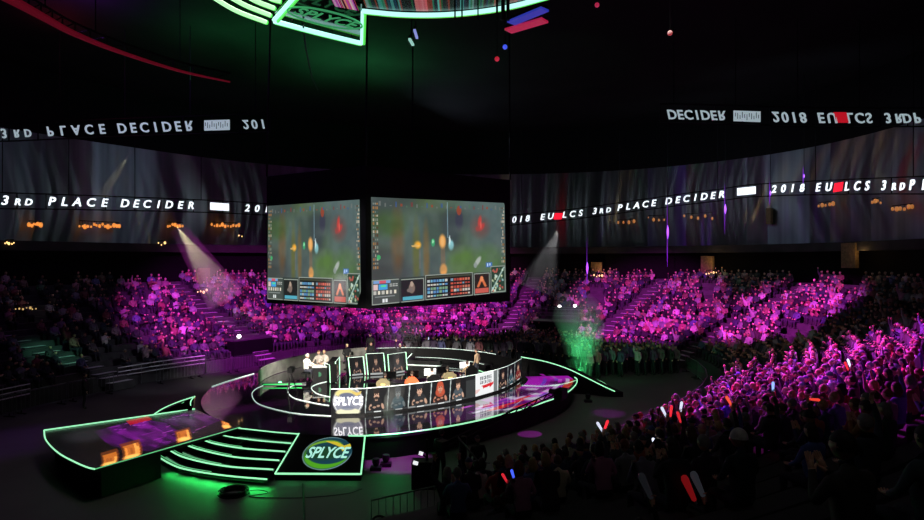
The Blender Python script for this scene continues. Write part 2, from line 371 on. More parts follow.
# ------------------------------------------------------------------ hanging video cube
def game_picture():
    p = Paint(208, 117, (70, 86, 78))
    p.cloud((84, 104, 50), .75, 5, 4, 3); p.cloud((92, 112, 112), .8, 4, 3, 9); p.cloud((60, 66, 66), .7, 7, 5, 5)
    p.ell(.86, .35, .2, .4, (92, 112, 116), .6, .9); p.ell(.12, .72, .16, .3, (66, 70, 72), .8, .8); p.ell(.66, .66, .13, .16, (88, 122, 56), .8, .7); p.ell(.86, .62, .12, .14, (82, 118, 58), .6, .8)
    p.ell(.17, .4, .04, .28, (120, 86, 52), .7, .9); p.ell(.30, .55, .025, .3, (104, 104, 50), .7, .9); p.ell(.37, .55, .022, .28, (132, 96, 48), .6, .9)
    p.ell(.1, .25, .12, .12, (66, 92, 48), .7, .9); p.ell(.56, .3, .06, .2, (62, 72, 80), .6, .8); p.ell(.62, .2, .03, .1, (58, 58, 76), .8, .5)
    p.rect(.475, .42, .51, .78, (126, 104, 84), .7); p.ell(.49, .42, .025, .07, (226, 160, 88), 1, .5); p.ell(.49, .42, .012, .05, (238, 180, 110), 1, .6); p.ell(.495, .71, .027, .06, (226, 160, 92), 1, .5)
    p.line(.531, .02, .531, .38, .004, (150, 190, 205), .7); p.ell(.555, .46, .02, .05, (150, 220, 228), .9, .6); p.ell(.545, .41, .006, .05, (220, 240, 240), .9)
    p.ell(.31, .45, .022, .035, (250, 176, 60), 1, .7); p.ell(.295, .46, .03, .012, (240, 190, 110), .8); p.rect(.315, .5, .33, .68, (110, 112, 118), .6)
    p.ell(.42, .43, .014, .04, (60, 170, 110), .9); p.ell(.42, .42, .006, .02, (160, 230, 180), .9)
    p.ell(.79, .27, .07, .11, (118, 66, 62), .6, .8); p.ell(.785, .21, .014, .06, (206, 62, 58), 1, .6, .12); p.ell(.80, .27, .02, .045, (190, 58, 56), .9, .7, .4); p.ell(.765, .29, .014, .03, (170, 60, 58), .8, .7); p.ell(.795, .25, .006, .04, (246, 96, 84), .8, .6)
    p.cloud((104, 116, 110), .30, 16, 10, 17); p.cloud((60, 70, 66), .14, 34, 20, 21)
    p.ell(.62, .1, .018, .05, (150, 70, 50), .9); p.ell(.765, .64, .018, .055, (176, 182, 178), .9, .5, .4); p.ell(.745, .68, .014, .03, (140, 150, 146), .9)
    p.rect(.83, .655, .885, .71, (70, 116, 190), .85); p.rect(.84, .67, .85, .70, (190, 215, 250)); p.rect(.862, .665, .87, .69, (190, 215, 250))
    rr = random.Random(4)
    for y in range(17):                                             # rows of small icons down both sides, specks along the top
        yy = .05 + y * .037
        for x0 in (.012, .965):
            for q in range(3): p.rect(x0 + q * .011, yy, x0 + q * .011 + .008, yy + .022, rr.choice([(170, 120, 70), (130, 140, 130), (190, 180, 160), (90, 60, 40), (70, 90, 90)]), .85)
    p.ell(.045, .56, .012, .025, (70, 180, 110), .9)
    for q in range(26):
        x = .05 + q * .036; p.rect(x, .03 + .02 * (q % 3), x + .012, .075 + .01 * (q % 2), rr.choice([(120, 60, 60), (60, 90, 140), (110, 116, 112), (150, 70, 50), (80, 110, 90)]), .8)
    grey = (150, 160, 150)
    p.rect(0, .76, .88, 1, (54, 64, 60), .9)
    def box(x0, y0, x1, y1, c): p.rect(x0, y0, x1, y1, grey); p.rect(x0 + .004, y0 + .008, x1 - .004, y1 - .008, c)
    box(.0, .77, .18, 1, (72, 80, 76)); p.rect(.01, .775, .12, .80, (120, 160, 210)); p.rect(.05, .775, .09, .80, (210, 90, 110)); p.rect(.01, .81, .04, .86, (220, 190, 190)); p.rect(.045, .81, .10, .86, (70, 160, 220)); p.rect(.06, .82, .09, .835, (90, 220, 150))
    for q in range(6): p.rect(.012 + q * .026, .875, .028 + q * .026, .91, (226, 220, 200) if q % 2 else (190, 190, 180)); p.rect(.115 + .02 * (q % 3), .81 + .02 * (q // 3), .13 + .02 * (q % 3), .82 + .02 * (q // 3), (190, 195, 190))
    p.rect(.02, .925, .15, .935, (140, 148, 146)); p.rect(.065, .95, .08, .985, (225, 230, 230)); p.rect(.085, .95, .1, .985, (225, 230, 230))
    box(.19, .78, .35, 1, (36, 38, 38)); p.ell(.265, .87, .022, .05, (140, 120, 108), .9); p.ell(.265, .83, .012, .025, (180, 158, 140)); p.ell(.25, .89, .02, .02, (120, 110, 104)); p.rect(.2, .945, .34, .985, (84, 170, 190))
    box(.36, .75, .72, 1, (30, 32, 30)); p.rect(.37, .765, .71, .785, (70, 74, 60))
    for y in range(5):
        yy = .805 + y * .037
        for q in range(7):
            p.rect(.375 + q * .022, yy, .392 + q * .022, yy + .024, rr.choice([(110, 170, 200), (90, 140, 190), (180, 190, 190), (120, 160, 130), (200, 200, 190)]))
            p.rect(.55 + q * .022, yy, .567 + q * .022, yy + .024, rr.choice([(210, 90, 70), (190, 110, 90), (200, 190, 180), (170, 70, 60), (120, 150, 170)]))
    box(.73, .77, .86, 1, (44, 36, 34)); p.line(.795, .82, .765, .91, .01, (214, 112, 70)); p.line(.795, .82, .825, .91, .01, (214, 112, 70)); p.ell(.795, .83, .014, .03, (230, 140, 96)); p.rect(.74, .935, .85, .985, (196, 92, 80))
    box(.87, .70, .995, .995, (44, 66, 54))
    
    for q in range(40):
        x, y = .88 + rr.random() * .105, .72 + rr.random() * .255; p.ell(x, y, .008, .014, rr.choice([(196, 214, 200), (150, 190, 190), (40, 60, 40), (210, 220, 180), (80, 110, 90), (190, 90, 80)]), .9)
    p.line(.88, .97, .985, .72, .006, (190, 220, 210), .8)
    return p
m_screen = screen_mat('video_screen', 1.0, .3)
gp = game_picture()
corner_d = 30.0
TLr, TRr, BLr, BRr = A(371, 197, corner_d), A(504.5, 203, 35.4), A(372, 305.5, corner_d), A(506, 292, 35.4)
TRl, TLl, BRl, BLl = A(359.5, 199.5, 30.3), A(268, 206, 33.9), A(361, 305, 30.3), A(267.5, 299, 33.9)
cube = thing('hanging_video_cube', (TLr.x, TLr.y + 3, BLr.z), 'four-sided hanging video cube above the stage showing a game broadcast on its screens', 'video cube')
def quad_place(a, b, c, d): return lambda u, v: a.lerp(b, u).lerp(c.lerp(d, u), v)
link('screen', picture_mesh('screen', gp, quad_place(TLl, TRl, BLl, BRl), m_screen), cube)
link('screen', picture_mesh('screen', gp, quad_place(TLr, TRr, BLr, BRr), m_screen), cube)
bk = V((0, .25, 0)); far = TRr + (TLl - TRl); fz = V((0, 0, 2.0)); dn = V((0, 0, BLr.z - TLr.z - .12))
front = V((TLr.x - .28, TLr.y + .12, TLr.z)); prs = [front, TRr + V((.35, .25, 0)), far + bk, TLl + V((-.15, .25, 0))]
hs = MB(); hs.prism([V((p.x, p.y, TLr.z + 1.6)) for p in prs][::-1], 1.6 + abs(dn.z) + .05); hs.obj('housing', m_black, cube)
for p in prs: MB().tube([V((p.x, p.y, TLr.z + 1.6)), V((p.x * .98, p.y, CEIL))], .05, 6).obj('suspension_cable', m_black, cube)
# ================================================================== the stage
C = V((-3.6, 33.2, 0)); SZ = 1.0
def rtab(px_pts, extra):
    a = []
    for x, y, z in px_pts:
        p = G(x, y, z) - C; a.append((math.atan2(p.y, p.x), math.hypot(p.x, p.y)))
    a += [(math.radians(t), r) for t, r in extra]; a.sort(); T = np.array([q[0] for q in a]); R = np.array([q[1] for q in a])
    return lambda t: float(np.interp(((t + PI) % (2 * PI)) - PI, np.r_[T - 2 * PI, T, T + 2 * PI], np.r_[R, R, R]))
RDECK = rtab([(365, 436, 1), (400, 433.5, 1), (440, 428, 1), (470, 422.5, 1), (500, 415, 1), (525, 408.5, 1), (545, 402, 1), (562, 395.5, 1), (573, 388, 1), (577, 379, 1), (253, 374, 1), (232, 379.5, 1), (213, 386, 1), (207, 392, 1), (240, 428, 1), (299, 434, 1), (268, 431.5, 1)],
             [(30, 9.6), (60, 9.3), (90, 9.3), (120, 9.3), (140, 9.4)])
def deck(t, z=SZ, k=1.0): r = RDECK(t) * k; return V((C.x + r * math.cos(t), C.y + r * math.sin(t), z))
stage = thing('round_stage', C, 'round glossy black stage with green light rim in the middle of the arena', 'stage')
NT, NR = 300, 48
dp = Paint(NT, NR, (3, 3, 4))                                         # x: angle from -180 to 180, y: radius
ang = lambda deg: (deg + 180) / 360
# animated light patterns on the LED floor, between the banner wall and the rim
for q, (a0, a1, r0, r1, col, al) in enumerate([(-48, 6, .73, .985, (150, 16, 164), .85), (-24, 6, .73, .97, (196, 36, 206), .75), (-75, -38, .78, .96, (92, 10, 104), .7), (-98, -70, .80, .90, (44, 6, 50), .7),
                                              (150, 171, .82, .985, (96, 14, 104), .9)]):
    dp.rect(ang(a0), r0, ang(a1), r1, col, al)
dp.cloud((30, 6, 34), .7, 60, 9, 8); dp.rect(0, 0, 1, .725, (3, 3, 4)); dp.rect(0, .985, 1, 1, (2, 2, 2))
for q in range(46):
    a = random.uniform(-62, 2); r = random.uniform(.78, .95); dp.line(ang(a), r, ang(a + random.uniform(3, 12)), r + random.uniform(-.015, .02), .006, random.choice([(214, 40, 220), (170, 20, 180), (230, 90, 235), (120, 60, 200), (220, 220, 235)]), .8)
dp.line(ang(-52), .90, ang(-34), .87, .012, (214, 30, 44)); dp.line(ang(-44), .955, ang(-36), .955, .012, (210, 40, 40)); dp.line(ang(-14), .955, ang(-5), .965, .014, (200, 40, 24), .9)
for q in range(8): a = random.uniform(-38, -4); dp.ell(ang(a), random.uniform(.80, .93), .006, .03, (210, 214, 222), .8, .7)
dp.rect(ang(-110), 0, ang(-106), 1, (3, 3, 4), 0)
m_deck = bpy.data.materials.new('gloss_led_floor'); m_deck.use_nodes = True; nt = m_deck.node_tree; bs = nt.nodes['Principled BSDF']
bs.inputs['Base Color'].default_value = (.008, .008, .009, 1); bs.inputs['Roughness'].default_value = .07; bs.inputs['IOR'].default_value = 1.85; bs.inputs['Coat Weight'].default_value = 1; bs.inputs['Coat Roughness'].default_value = .03
at = nt.nodes.new('ShaderNodeAttribute'); at.attribute_name = 'picture'; nt.links.new(at.outputs['Color'], bs.inputs['Emission Color']); bs.inputs['Emission Strength'].default_value = 1.0
tc = nt.nodes.new('ShaderNodeTexCoord'); nz = nt.nodes.new('ShaderNodeTexNoise'); nz.inputs['Scale'].default_value = 1.3; bp = nt.nodes.new('ShaderNodeBump'); bp.inputs['Strength'].default_value = .008
nt.links.new(tc.outputs['Object'], nz.inputs['Vector']); nt.links.new(nz.outputs[0], bp.inputs['Height']); nt.links.new(bp.outputs[0], bs.inputs['Normal'])
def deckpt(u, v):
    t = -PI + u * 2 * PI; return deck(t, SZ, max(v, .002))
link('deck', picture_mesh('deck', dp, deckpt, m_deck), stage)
for f in (): pass
sk = MB(); tsd = [-PI + i * 2 * PI / 180 for i in range(180)]
sk.v = [tuple(deck(t, z, k)) for t in tsd for z, k in ((SZ - .005, 1.0), (SZ - .12, 1.002), (SZ - .12, .97), (0, .965))]
sk.f = [(i * 4 + j, i * 4 + j + 1, (i + 1) % 180 * 4 + j + 1, (i + 1) % 180 * 4 + j) for i in range(180) for j in range(3)]; sk.mi = [0] * len(sk.f)
sk.obj('skirt', m_black, stage)
def arc_t(d0, d1, n=60): return [math.radians(d0 + (d1 - d0) * i / n) for i in range(n + 1)]
MB().tube([deck(t, SZ + .01) for t in arc_t(-93.5, 3, 90)], .028).obj('led_rim', m_led, stage)
MB().tube([G(x, y, 1.02) for x, y in ((237, 428), (255, 430), (275, 432.2), (299, 434))], .022).obj('led_rim', m_led, stage)
MB().tube([G(x, y, 1.02) for x, y in ((212, 386.5), (225, 382), (240, 377.5), (254, 373.5))], .028).obj('led_rim', m_led_white, stage)
for pl in ([(263, 385.5), (255, 389.5), (252, 395), (258, 403.5), (278, 410), (301, 414), (331, 416)], [(300, 383), (290, 387), (287.5, 391), (294, 398), (314, 403), (329, 405.5)], [(327, 381.5), (316, 384.5), (311.5, 388), (317, 393.5), (330, 397)]):
    MB().tube(spline([G(x, y, SZ + .012) for x, y in pl], 8), .022).obj('led_ring', m_led_white, stage)
MB().tube([G(299, 434.5, 1.02), G(332, 435.5, 1.02)], .012).obj('edge_strip', m_black, stage)

# ------------------------------------------------------------------ curved wings beside the stage
def wing(name, label, top, base_z, leds):
    w = thing(name, top[0].copy(), label, 'stage wing', 'lit wing walls of the stage'); w.location.z = 0
    b = MB(); n = len(top)
    for p in top:
        d = (V((p.x, p.y, 0)) - V((C.x, C.y, 0))).normalized() * .45
        b.v += [tuple(p), (p.x, p.y, base_z), (p.x + d.x, p.y + d.y, base_z), (p.x + d.x, p.y + d.y, p.z)]
    for i in range(n - 1): b.f += [(i * 4 + j, i * 4 + 4 + j, i * 4 + 4 + (j + 1) % 4, i * 4 + (j + 1) % 4) for j in range(4)]
    b.f += [(0, 1, 2, 3), ((n - 1) * 4 + 3, (n - 1) * 4 + 2, (n - 1) * 4 + 1, (n - 1) * 4)]; b.mi = [0] * len(b.f)
    b.obj('wing_wall', m_black, w)
    for l, r in leds: MB().tube(l, r).obj('led_strip', m_led, w)
e = V((0, 0, .03))
tr = spline([A(521, 357.4, 35.6), A(545, 362, 34.8), A(567, 369, 34.2), A(588, 379, 33.8), A(603, 386.5, 33.4), A(615, 392, 33.2)], 6)
wing('stage_wing', 'curved black wing wall with green light strips right of the round stage', tr, 0.02,
     [([p + e for p in tr], .028), (spline([A(580, 374, 34.6), A(596, 379.5, 34.3), A(607, 385, 33.9), A(615, 391.5, 33.25)], 6), .026)])
lw = thing('stage_wing', G(170, 415, 1), 'small pointed wing ramp outlined in pale green behind the glowing walkway', 'stage wing', 'lit wing walls of the stage')
P1, P2, P3 = G(153, 415.5, 1.0), G(192, 410, 1.02), A(194, 397, 26.6)
lwb = MB(); lwb.prism([P1, P2, P3], .14, down=V((0, 1, -.2)).normalized()); lwb.obj('wing_panel', m_gloss, lw)
MB().tube(spline([A(153, 415, 25.4), A(163, 408.5, 25.8), A(178, 402, 26.2), A(193, 397, 26.6)], 6), .022).obj('led_strip', m_led, lw)
MB().tube(spline([A(195, 396, 26.6), A(191.5, 400, 26.5), A(190.5, 404.5, 26.4), A(193, 410, 26.4)], 6), .026).obj('led_strip', m_led, lw)
MB().tube([A(166, 413, 25.9), A(184, 402, 26.3)], .02).obj('led_strip', m_led_dim, lw)

# ------------------------------------------------------------------ walkway with LED floor
wz = 1.012
wk = thing('walkway', G(140, 440, 0), 'long walkway with glowing purple and orange floor left of the stage', 'walkway')
bl, br, fr, fl_ = G(44, 431, wz), G(195, 409.5, wz), G(240, 428, wz), G(95, 470, wz)
endc = spline([bl, G(46, 441, wz), G(58, 453.5, wz), G(75, 463, wz), G(88, 468.5, wz), fl_], 5)
wp = Paint(170, 70, (4, 4, 5))
wp.poly([(.28, .18), (.60, .05), (.70, .30), (.66, .78), (.36, .86), (.26, .5)], (74, 6, 92), .9); wp.poly([(.38, .28), (.62, .1), (.60, .55), (.42, .8)], (112, 18, 128), .8)
wp.poly([(.70, .15), (.98, .05), (1, .6), (.72, .72)], (58, 8, 70), .9); wp.ell(.9, .3, .13, .22, (92, 52, 100), .6, .6)
wp.cloud((6, 2, 8), .55, 26, 8, 4)
for q in range(26):
    x, y = random.uniform(.3, .95), random.uniform(.12, .75); wp.line(x, y, x + random.uniform(.03, .1), y + random.uniform(-.05, .05), .005, random.choice([(150, 50, 170), (40, 4, 52), (176, 84, 190)]), .7)
wp.poly([(.50, .04), (.66, .0), (.66, .13), (.50, .18)], (170, 6, 22), .8); wp.ell(.22, .22, .12, .12, (34, 34, 38), .8, .8); wp.ell(.97, .1, .06, .12, (66, 62, 66), .7, .8)
for x, y, w, k in ((.085, .93, .045, .55), (.225, .92, .055, .62), (.595, .88, .05, .5), (.93, .90, .03, .45)):   # orange lamp reflections, painted as upright glowing patches
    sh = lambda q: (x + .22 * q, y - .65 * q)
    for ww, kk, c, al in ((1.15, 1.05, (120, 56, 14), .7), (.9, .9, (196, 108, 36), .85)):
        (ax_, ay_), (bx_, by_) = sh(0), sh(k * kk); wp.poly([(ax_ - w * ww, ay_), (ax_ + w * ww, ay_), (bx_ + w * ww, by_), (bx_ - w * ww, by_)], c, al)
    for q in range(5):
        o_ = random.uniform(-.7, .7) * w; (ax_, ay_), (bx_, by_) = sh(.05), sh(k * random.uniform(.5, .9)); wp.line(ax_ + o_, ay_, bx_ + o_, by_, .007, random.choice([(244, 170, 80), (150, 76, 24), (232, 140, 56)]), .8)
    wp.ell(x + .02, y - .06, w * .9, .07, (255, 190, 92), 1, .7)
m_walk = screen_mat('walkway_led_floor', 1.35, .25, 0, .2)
def wplace(u, v):
    e0 = endc[min(int(v * 25), 24)].lerp(endc[min(int(v * 25) + 1, 25)], v * 25 - int(v * 25)) if v < 1 else endc[-1]
    return e0.lerp(br.lerp(fr, v), u)
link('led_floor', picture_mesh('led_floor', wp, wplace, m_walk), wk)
ol = endc + [fr, br]
d_ = V((0, 0, -.004)); sl = MB(); sl.prism([p + d_ for p in ol], .10); sl.obj('slab', m_black, wk)
MB().tube([bl + e, br + e], .026).obj('led_strip', m_led, wk); MB().tube([p + e for p in endc], .024).obj('led_strip', m_led, wk); MB().tube([fl_ + e, fr + e], .018).obj('led_strip', m_led_dim, wk)
pb = MB(); pq = [p.lerp(G(140, 440, wz), .12) for p in (bl, bl.lerp(br, .5), fl_.lerp(fr, .42), fl_, endc[14])]; pb.prism([V((p.x, p.y, wz - .1)) for p in pq], wz - .1); pb.obj('plinth', m_black, wk)

# ------------------------------------------------------------------ lit steps
stp = thing('stage_steps', G(230, 476, 0), 'curved flight of black steps with glowing green edges up to the stage', 'steps')
rim0 = [(237, 428), (262, 431), (299, 434)]
NOSE = [(.84, [(217, 434), (230, 437.2), (258, 441), (291, 443.8)]), (.68, [(199, 438.6), (215, 444), (245, 449), (285, 452)]), (.52, [(183, 444), (200, 450), (235, 457.5), (279, 460.8)]),
        (.36, [(166, 448.5), (185, 458), (225, 466.5), (273, 470)]), (.20, [(151, 452.5), (170, 464), (187, 470), (225, 476), (267, 479.8)])]
prev = spline([G(x, y, 1.0) for x, y in rim0], 8)
for z, pl in NOSE:
    cur = spline([G(x, y, z) for x, y in pl], 8)
    back = [V((p.x, p.y, z)) for p in prev]; back = [p + V((0, .2, 0)) for p in back]
    s_ = MB(); s_.prism(cur + back[::-1], z if z > .3 else .12); s_.obj('step', m_gloss, stp)
    MB().tube([p + V((0, -.01, .02)) for p in cur], .026 if z < .8 else .02).obj('led_strip', m_led, stp)
    if z < .8: MB().tube([p + V((.0, .16, .02)) for p in cur[:len(cur) * 2 // 3]], .011).obj('led_strip', m_led_dim, stp)
    prev = cur
# ------------------------------------------------------------------ sloping logo pad
TL, TR, BL, BR = G(299, 434.3, .99), G(365, 436.3, .99), G(275, 474.5, .2), G(361, 475, .2)
pad = thing('logo_pad', G(320, 482, 0), 'sloping black panel with a glowing green frame and round SPLYCE logo', 'stage panel')
pb = MB(); pv = [TL, TR, BR, BL]; pb.v = [tuple(p) for p in pv] + [(p.x, p.y + (.0 if i < 2 else 0), 0) for i, p in enumerate(pv)]; pb.f = [(3, 2, 1, 0), (4, 5, 6, 7), (0, 1, 5, 4), (1, 2, 6, 5), (2, 3, 7, 6), (3, 0, 4, 7)]; pb.mi = [0] * 6
pb.obj('panel', mat('matte_black', (9, 9, 10), .8, spec=.1), pad)
MB().tube([TL + e, BL + e], .028).obj('led_strip', m_led, pad); MB().tube([BL + e, BR + e], .032).obj('led_strip', m_led, pad); MB().tube([TR + e, BR + e], .028).obj('led_strip', m_led, pad)
def logo_picture(bg, ring_c, disc, low, swoosh, beak):
    p = Paint(72, 72, bg)
    p.ell(.5, .5, .5, .5, ring_c, 1, .03); p.ell(.5, .5, .475, .475, disc, 1, .03); p.ell(.44, .5, .40, .42, tuple(c * .55 for c in low), .55, .5)
    p.ell(.5, .52, .46, .44, low, 1, .06); p.ell(.53, .43, .47, .40, disc, 1, .06)
    p.ell(.42, .34, .36, .24, swoosh, 1, .1, -.15); p.ell(.44, .41, .37, .24, disc, 1, .1, -.15); p.ell(.42, .5, .34, .2, tuple(c * .4 for c in low), .6, .6)
    p.poly([(.36, .12), (.62, .15), (.80, .27), (.98, .16), (.99, .27), (.88, .33), (.80, .45), (.72, .31), (.55, .22)], beak)
    return p
def disc_place(o, x, y, r):
    def f(u, v):
        return o + x * (r * (2 * u - 1)) - y * (r * (2 * v - 1))
    return f
px_, py_ = (BR - BL).normalized(), ((TL + TR) / 2 - (BL + BR) / 2).normalized(); nz_ = px_.cross(py_)
lo = (TL + TR + BL + BR) / 4 + nz_ * .05 + px_ * .08
m_logo = screen_mat('logo_print', 1.0, .6, spec=.1)
lp = logo_picture((4, 6, 8), (120, 150, 160), (22, 62, 76), (78, 160, 32), (112, 160, 44), (206, 186, 50))
lg = link('logo', picture_mesh('logo', lp, disc_place(lo, px_, py_, .88), m_logo, lambda u, v: math.hypot(u - .5, v - .5) < .5), pad)
tm = text_mesh('SPLYCE', .82, mat('logo_writing', (190, 255, 230), emit=(.45, .95, .80), power=.9), .004, .22, .012, .58, .95)
link('logo_writing', tm, lg, frame(lo + nz_ * .02 - py_ * .02, px_, py_))
m_letter_logo = MATS['logo_writing']

# ------------------------------------------------------------------ LED banner wall round the player platform
PZ = 1.1
ARC = [(331, 414), (365, 413.2), (387, 411), (408, 408.4), (430, 405.4), (449.5, 402.2), (466, 398.8), (475.5, 396.8), (493, 391.8), (498, 390.3), (507.5, 386.5), (514.3, 382.6), (521.6, 377.5)]
ARCP = [G(x, y, PZ) for x, y in ARC]
m_panel = screen_mat('banner_screen', 1.05, .5, spec=.05)
SKIN = (226, 178, 150)
def portrait(hair, shirt, skin=SKIN, cap=None, beard=False, long=False, dim=1.0, arms='crossed'):
    p = Paint(40, 46, (16, 18, 19)); f = lambda c: tuple(x * dim for x in c)
    p.poly([(.0, 0), (.10, 0), (0, 1)], f((60, 66, 66)), .8); p.line(.09, 0, .0, 1, .02, f((215, 225, 222)))
    p.rect(0, .93, 1, 1, f((150, 154, 154)), .9 if long or cap else .35)
    p.ell(.52, .72, .30, .30, f(shirt), 1, .15); p.rect(.28, .62, .76, .92, f(shirt)); p.ell(.24, .78, .06, .13, f(skin), .9, .3, .3); p.ell(.80, .78, .06, .13, f(skin), .9, .3, -.3)
    p.line(.26, .80, .66, .74, .05, f(tuple(c * .8 for c in shirt))); p.ell(.60, .76, .08, .04, f(skin), .8); p.ell(.42, .80, .08, .04, f(skin), .8)
    if long: p.ell(.52, .34, .19, .30, f(hair), 1, .15); p.ell(.52, .5, .24, .2, f(hair), 1, .2)
    p.ell(.52, .30, .13, .20, f(skin), 1, .15); p.rect(.46, .44, .58, .54, f(tuple(c * .8 for c in skin)))
    p.ell(.52, .15, .15, .11, f(hair), 1, .2); p.rect(.38, .15, .42, .34, f(hair)); p.rect(.62, .15, .66, .34, f(hair))
    if cap: p.ell(.52, .14, .17, .10, f(cap), 1, .1); p.rect(.38, .18, .68, .22, f(cap))
    p.rect(.45, .27, .49, .30, f((50, 30, 26))); p.rect(.55, .27, .59, .30, f((50, 30, 26))); p.rect(.51, .29, .53, .36, f(tuple(c * .82 for c in skin))); p.rect(.48, .40, .57, .42, f((150, 80, 76)))
    if beard: p.ell(.52, .43, .10, .06, f(hair), .9, .2)
    p.rect(.40, .95, .72, .99, f((235, 238, 238))); p.rect(.34, .60, .70, .63, f(tuple(min(255, c + 30) for c in shirt)), .4)
    return p
def banner(a, b, paint, name, label, cat, lean=0.0, h=1.05, group='LED banners round the player platform', picture=None):
    t = thing(name, (a + b) / 2, label, cat, group)
    n = (b - a).cross(V((0, 0, 1))).normalized(); up = V((0, 0, h))
    bx = MB(); q = [a - n * .02, b - n * .02, b - n * .10, a - n * .10]; bx.prism([p + up for p in q], h + .10); bx.obj('cabinet', m_black, t)
    link('screen', picture_mesh('screen', paint, quad_place(a + up, b + up, a, b), m_panel), t)
    MB().tube([a + up, b + up], .018, 4).obj('edge_strip', m_led_white, t)
    return t
lpan = Paint(64, 46, (8, 8, 9))
lpan.ell(.5, .5, .46, .60, (150, 150, 158), 1, .04); lpan.ell(.5, .5, .43, .57, (238, 236, 230), 1, .04); lpan.ell(.5, .5, .40, .54, (150, 152, 166), 1, .05)
lpan.ell(.5, .93, .36, .15, (250, 244, 206), 1, .2); lpan.ell(.42, .18, .30, .17, (246, 232, 150), 1, .3); lpan.ell(.46, .28, .22, .12, (112, 118, 140), 1, .3); lpan.ell(.5, .78, .2, .08, (120, 126, 150), .8, .4)
lpan.poly([(.55, .08), (.78, .16), (.9, .1), (.86, .24), (.74, .3)], (238, 206, 110))
b0 = banner(ARCP[0], ARCP[1], lpan, 'logo_banner', 'LED banner with bright round SPLYCE logo at the left end of the banner row', 'banner')
n0 = (ARCP[1] - ARCP[0]).cross(V((0, 0, 1))).normalized(); xd = (ARCP[1] - ARCP[0])
link('writing', text_mesh('SPLYCE', .50, mat('white_writing', (240, 240, 250), emit=(.9, .88, 1.0), power=1.1), .004, .15, .004, .72, 1.04), b0, frame((ARCP[0] + ARCP[1]) / 2 + V((0, 0, .52)) + n0 * .03, xd, V((0, 0, 1))))
PORT = [(1, 2, portrait((40, 28, 22), (26, 26, 28), beard=True), 'LED banner of bearded player in black shirt, first beside the round logo'),
        (2, 3, portrait((86, 92, 96), (64, 96, 108), (150, 160, 160), dim=.75), 'LED banner of player veiled in bluish smoke, second beside the round logo'),
        (3, 4, portrait((34, 30, 30), (40, 42, 44), cap=(46, 46, 50)), 'LED banner of player wearing a dark cap'),
        (4, 5, portrait((196, 84, 54), (42, 26, 22), (224, 150, 120), long=True), 'LED banner of player with long orange-red hair'),
        (5, 6, portrait((48, 36, 30), (74, 84, 90)), 'LED banner of player in grey shirt, beside the blank grey banner'),
        (9, 10, portrait((40, 30, 28), (44, 36, 34), dim=.85), 'LED banner of player in dark shirt, just right of the white sponsor banner'),
        (10, 11, portrait((46, 40, 38), (56, 92, 100), (190, 190, 190), dim=.85), 'LED banner of player in teal shirt near the right end'),
        (11, 12, portrait((56, 40, 36), (140, 52, 48), dim=.85), 'LED banner of player in reddish shirt at the right end of the row')]
for i, j, p, lb in PORT: banner(ARCP[i], ARCP[j], p, 'player_banner', lb, 'banner')
gp1 = Paint(12, 20, (52, 56, 56)); gp1.rect(0, 0, 1, .2, (24, 26, 26)); banner(ARCP[6], ARCP[7], gp1, 'blank_banner', 'narrow blank grey LED banner left of the white sponsor banner', 'banner')
sp = Paint(60, 44, (240, 242, 242)); sp.rect(.80, 0, 1, 1, (120, 126, 126)); sp.rect(.96, 0, 1, 1, (225, 230, 230)); sp.poly([(.30, .62), (.62, .56), (.62, .50), (.80, .60), (.62, .76), (.62, .68), (.34, .72)], (214, 32, 40)); sp.poly([(0, .70), (.22, .72), (.1, .85), (0, .9)], (226, 150, 140), .5); sp.line(.28, .60, .78, .55, .02, (214, 60, 60))
_g = random.Random(5)
for row in range(2):
    for q in range(7):
        x, y = .20 + q * .075, .17 + row * .19
        sp.rect(x, y, x + .05, y + .15, (104, 108, 112)); sp.rect(x + .018, y + .03 + .04 * _g.randint(0, 1), x + .05 - .018 * (q % 2), y + .08 + .03 * _g.randint(0, 1), (226, 228, 228))
b8 = banner(ARCP[7], ARCP[9], sp, 'sponsor_banner', 'white LED banner with grey lettering and a red arrow', 'banner')
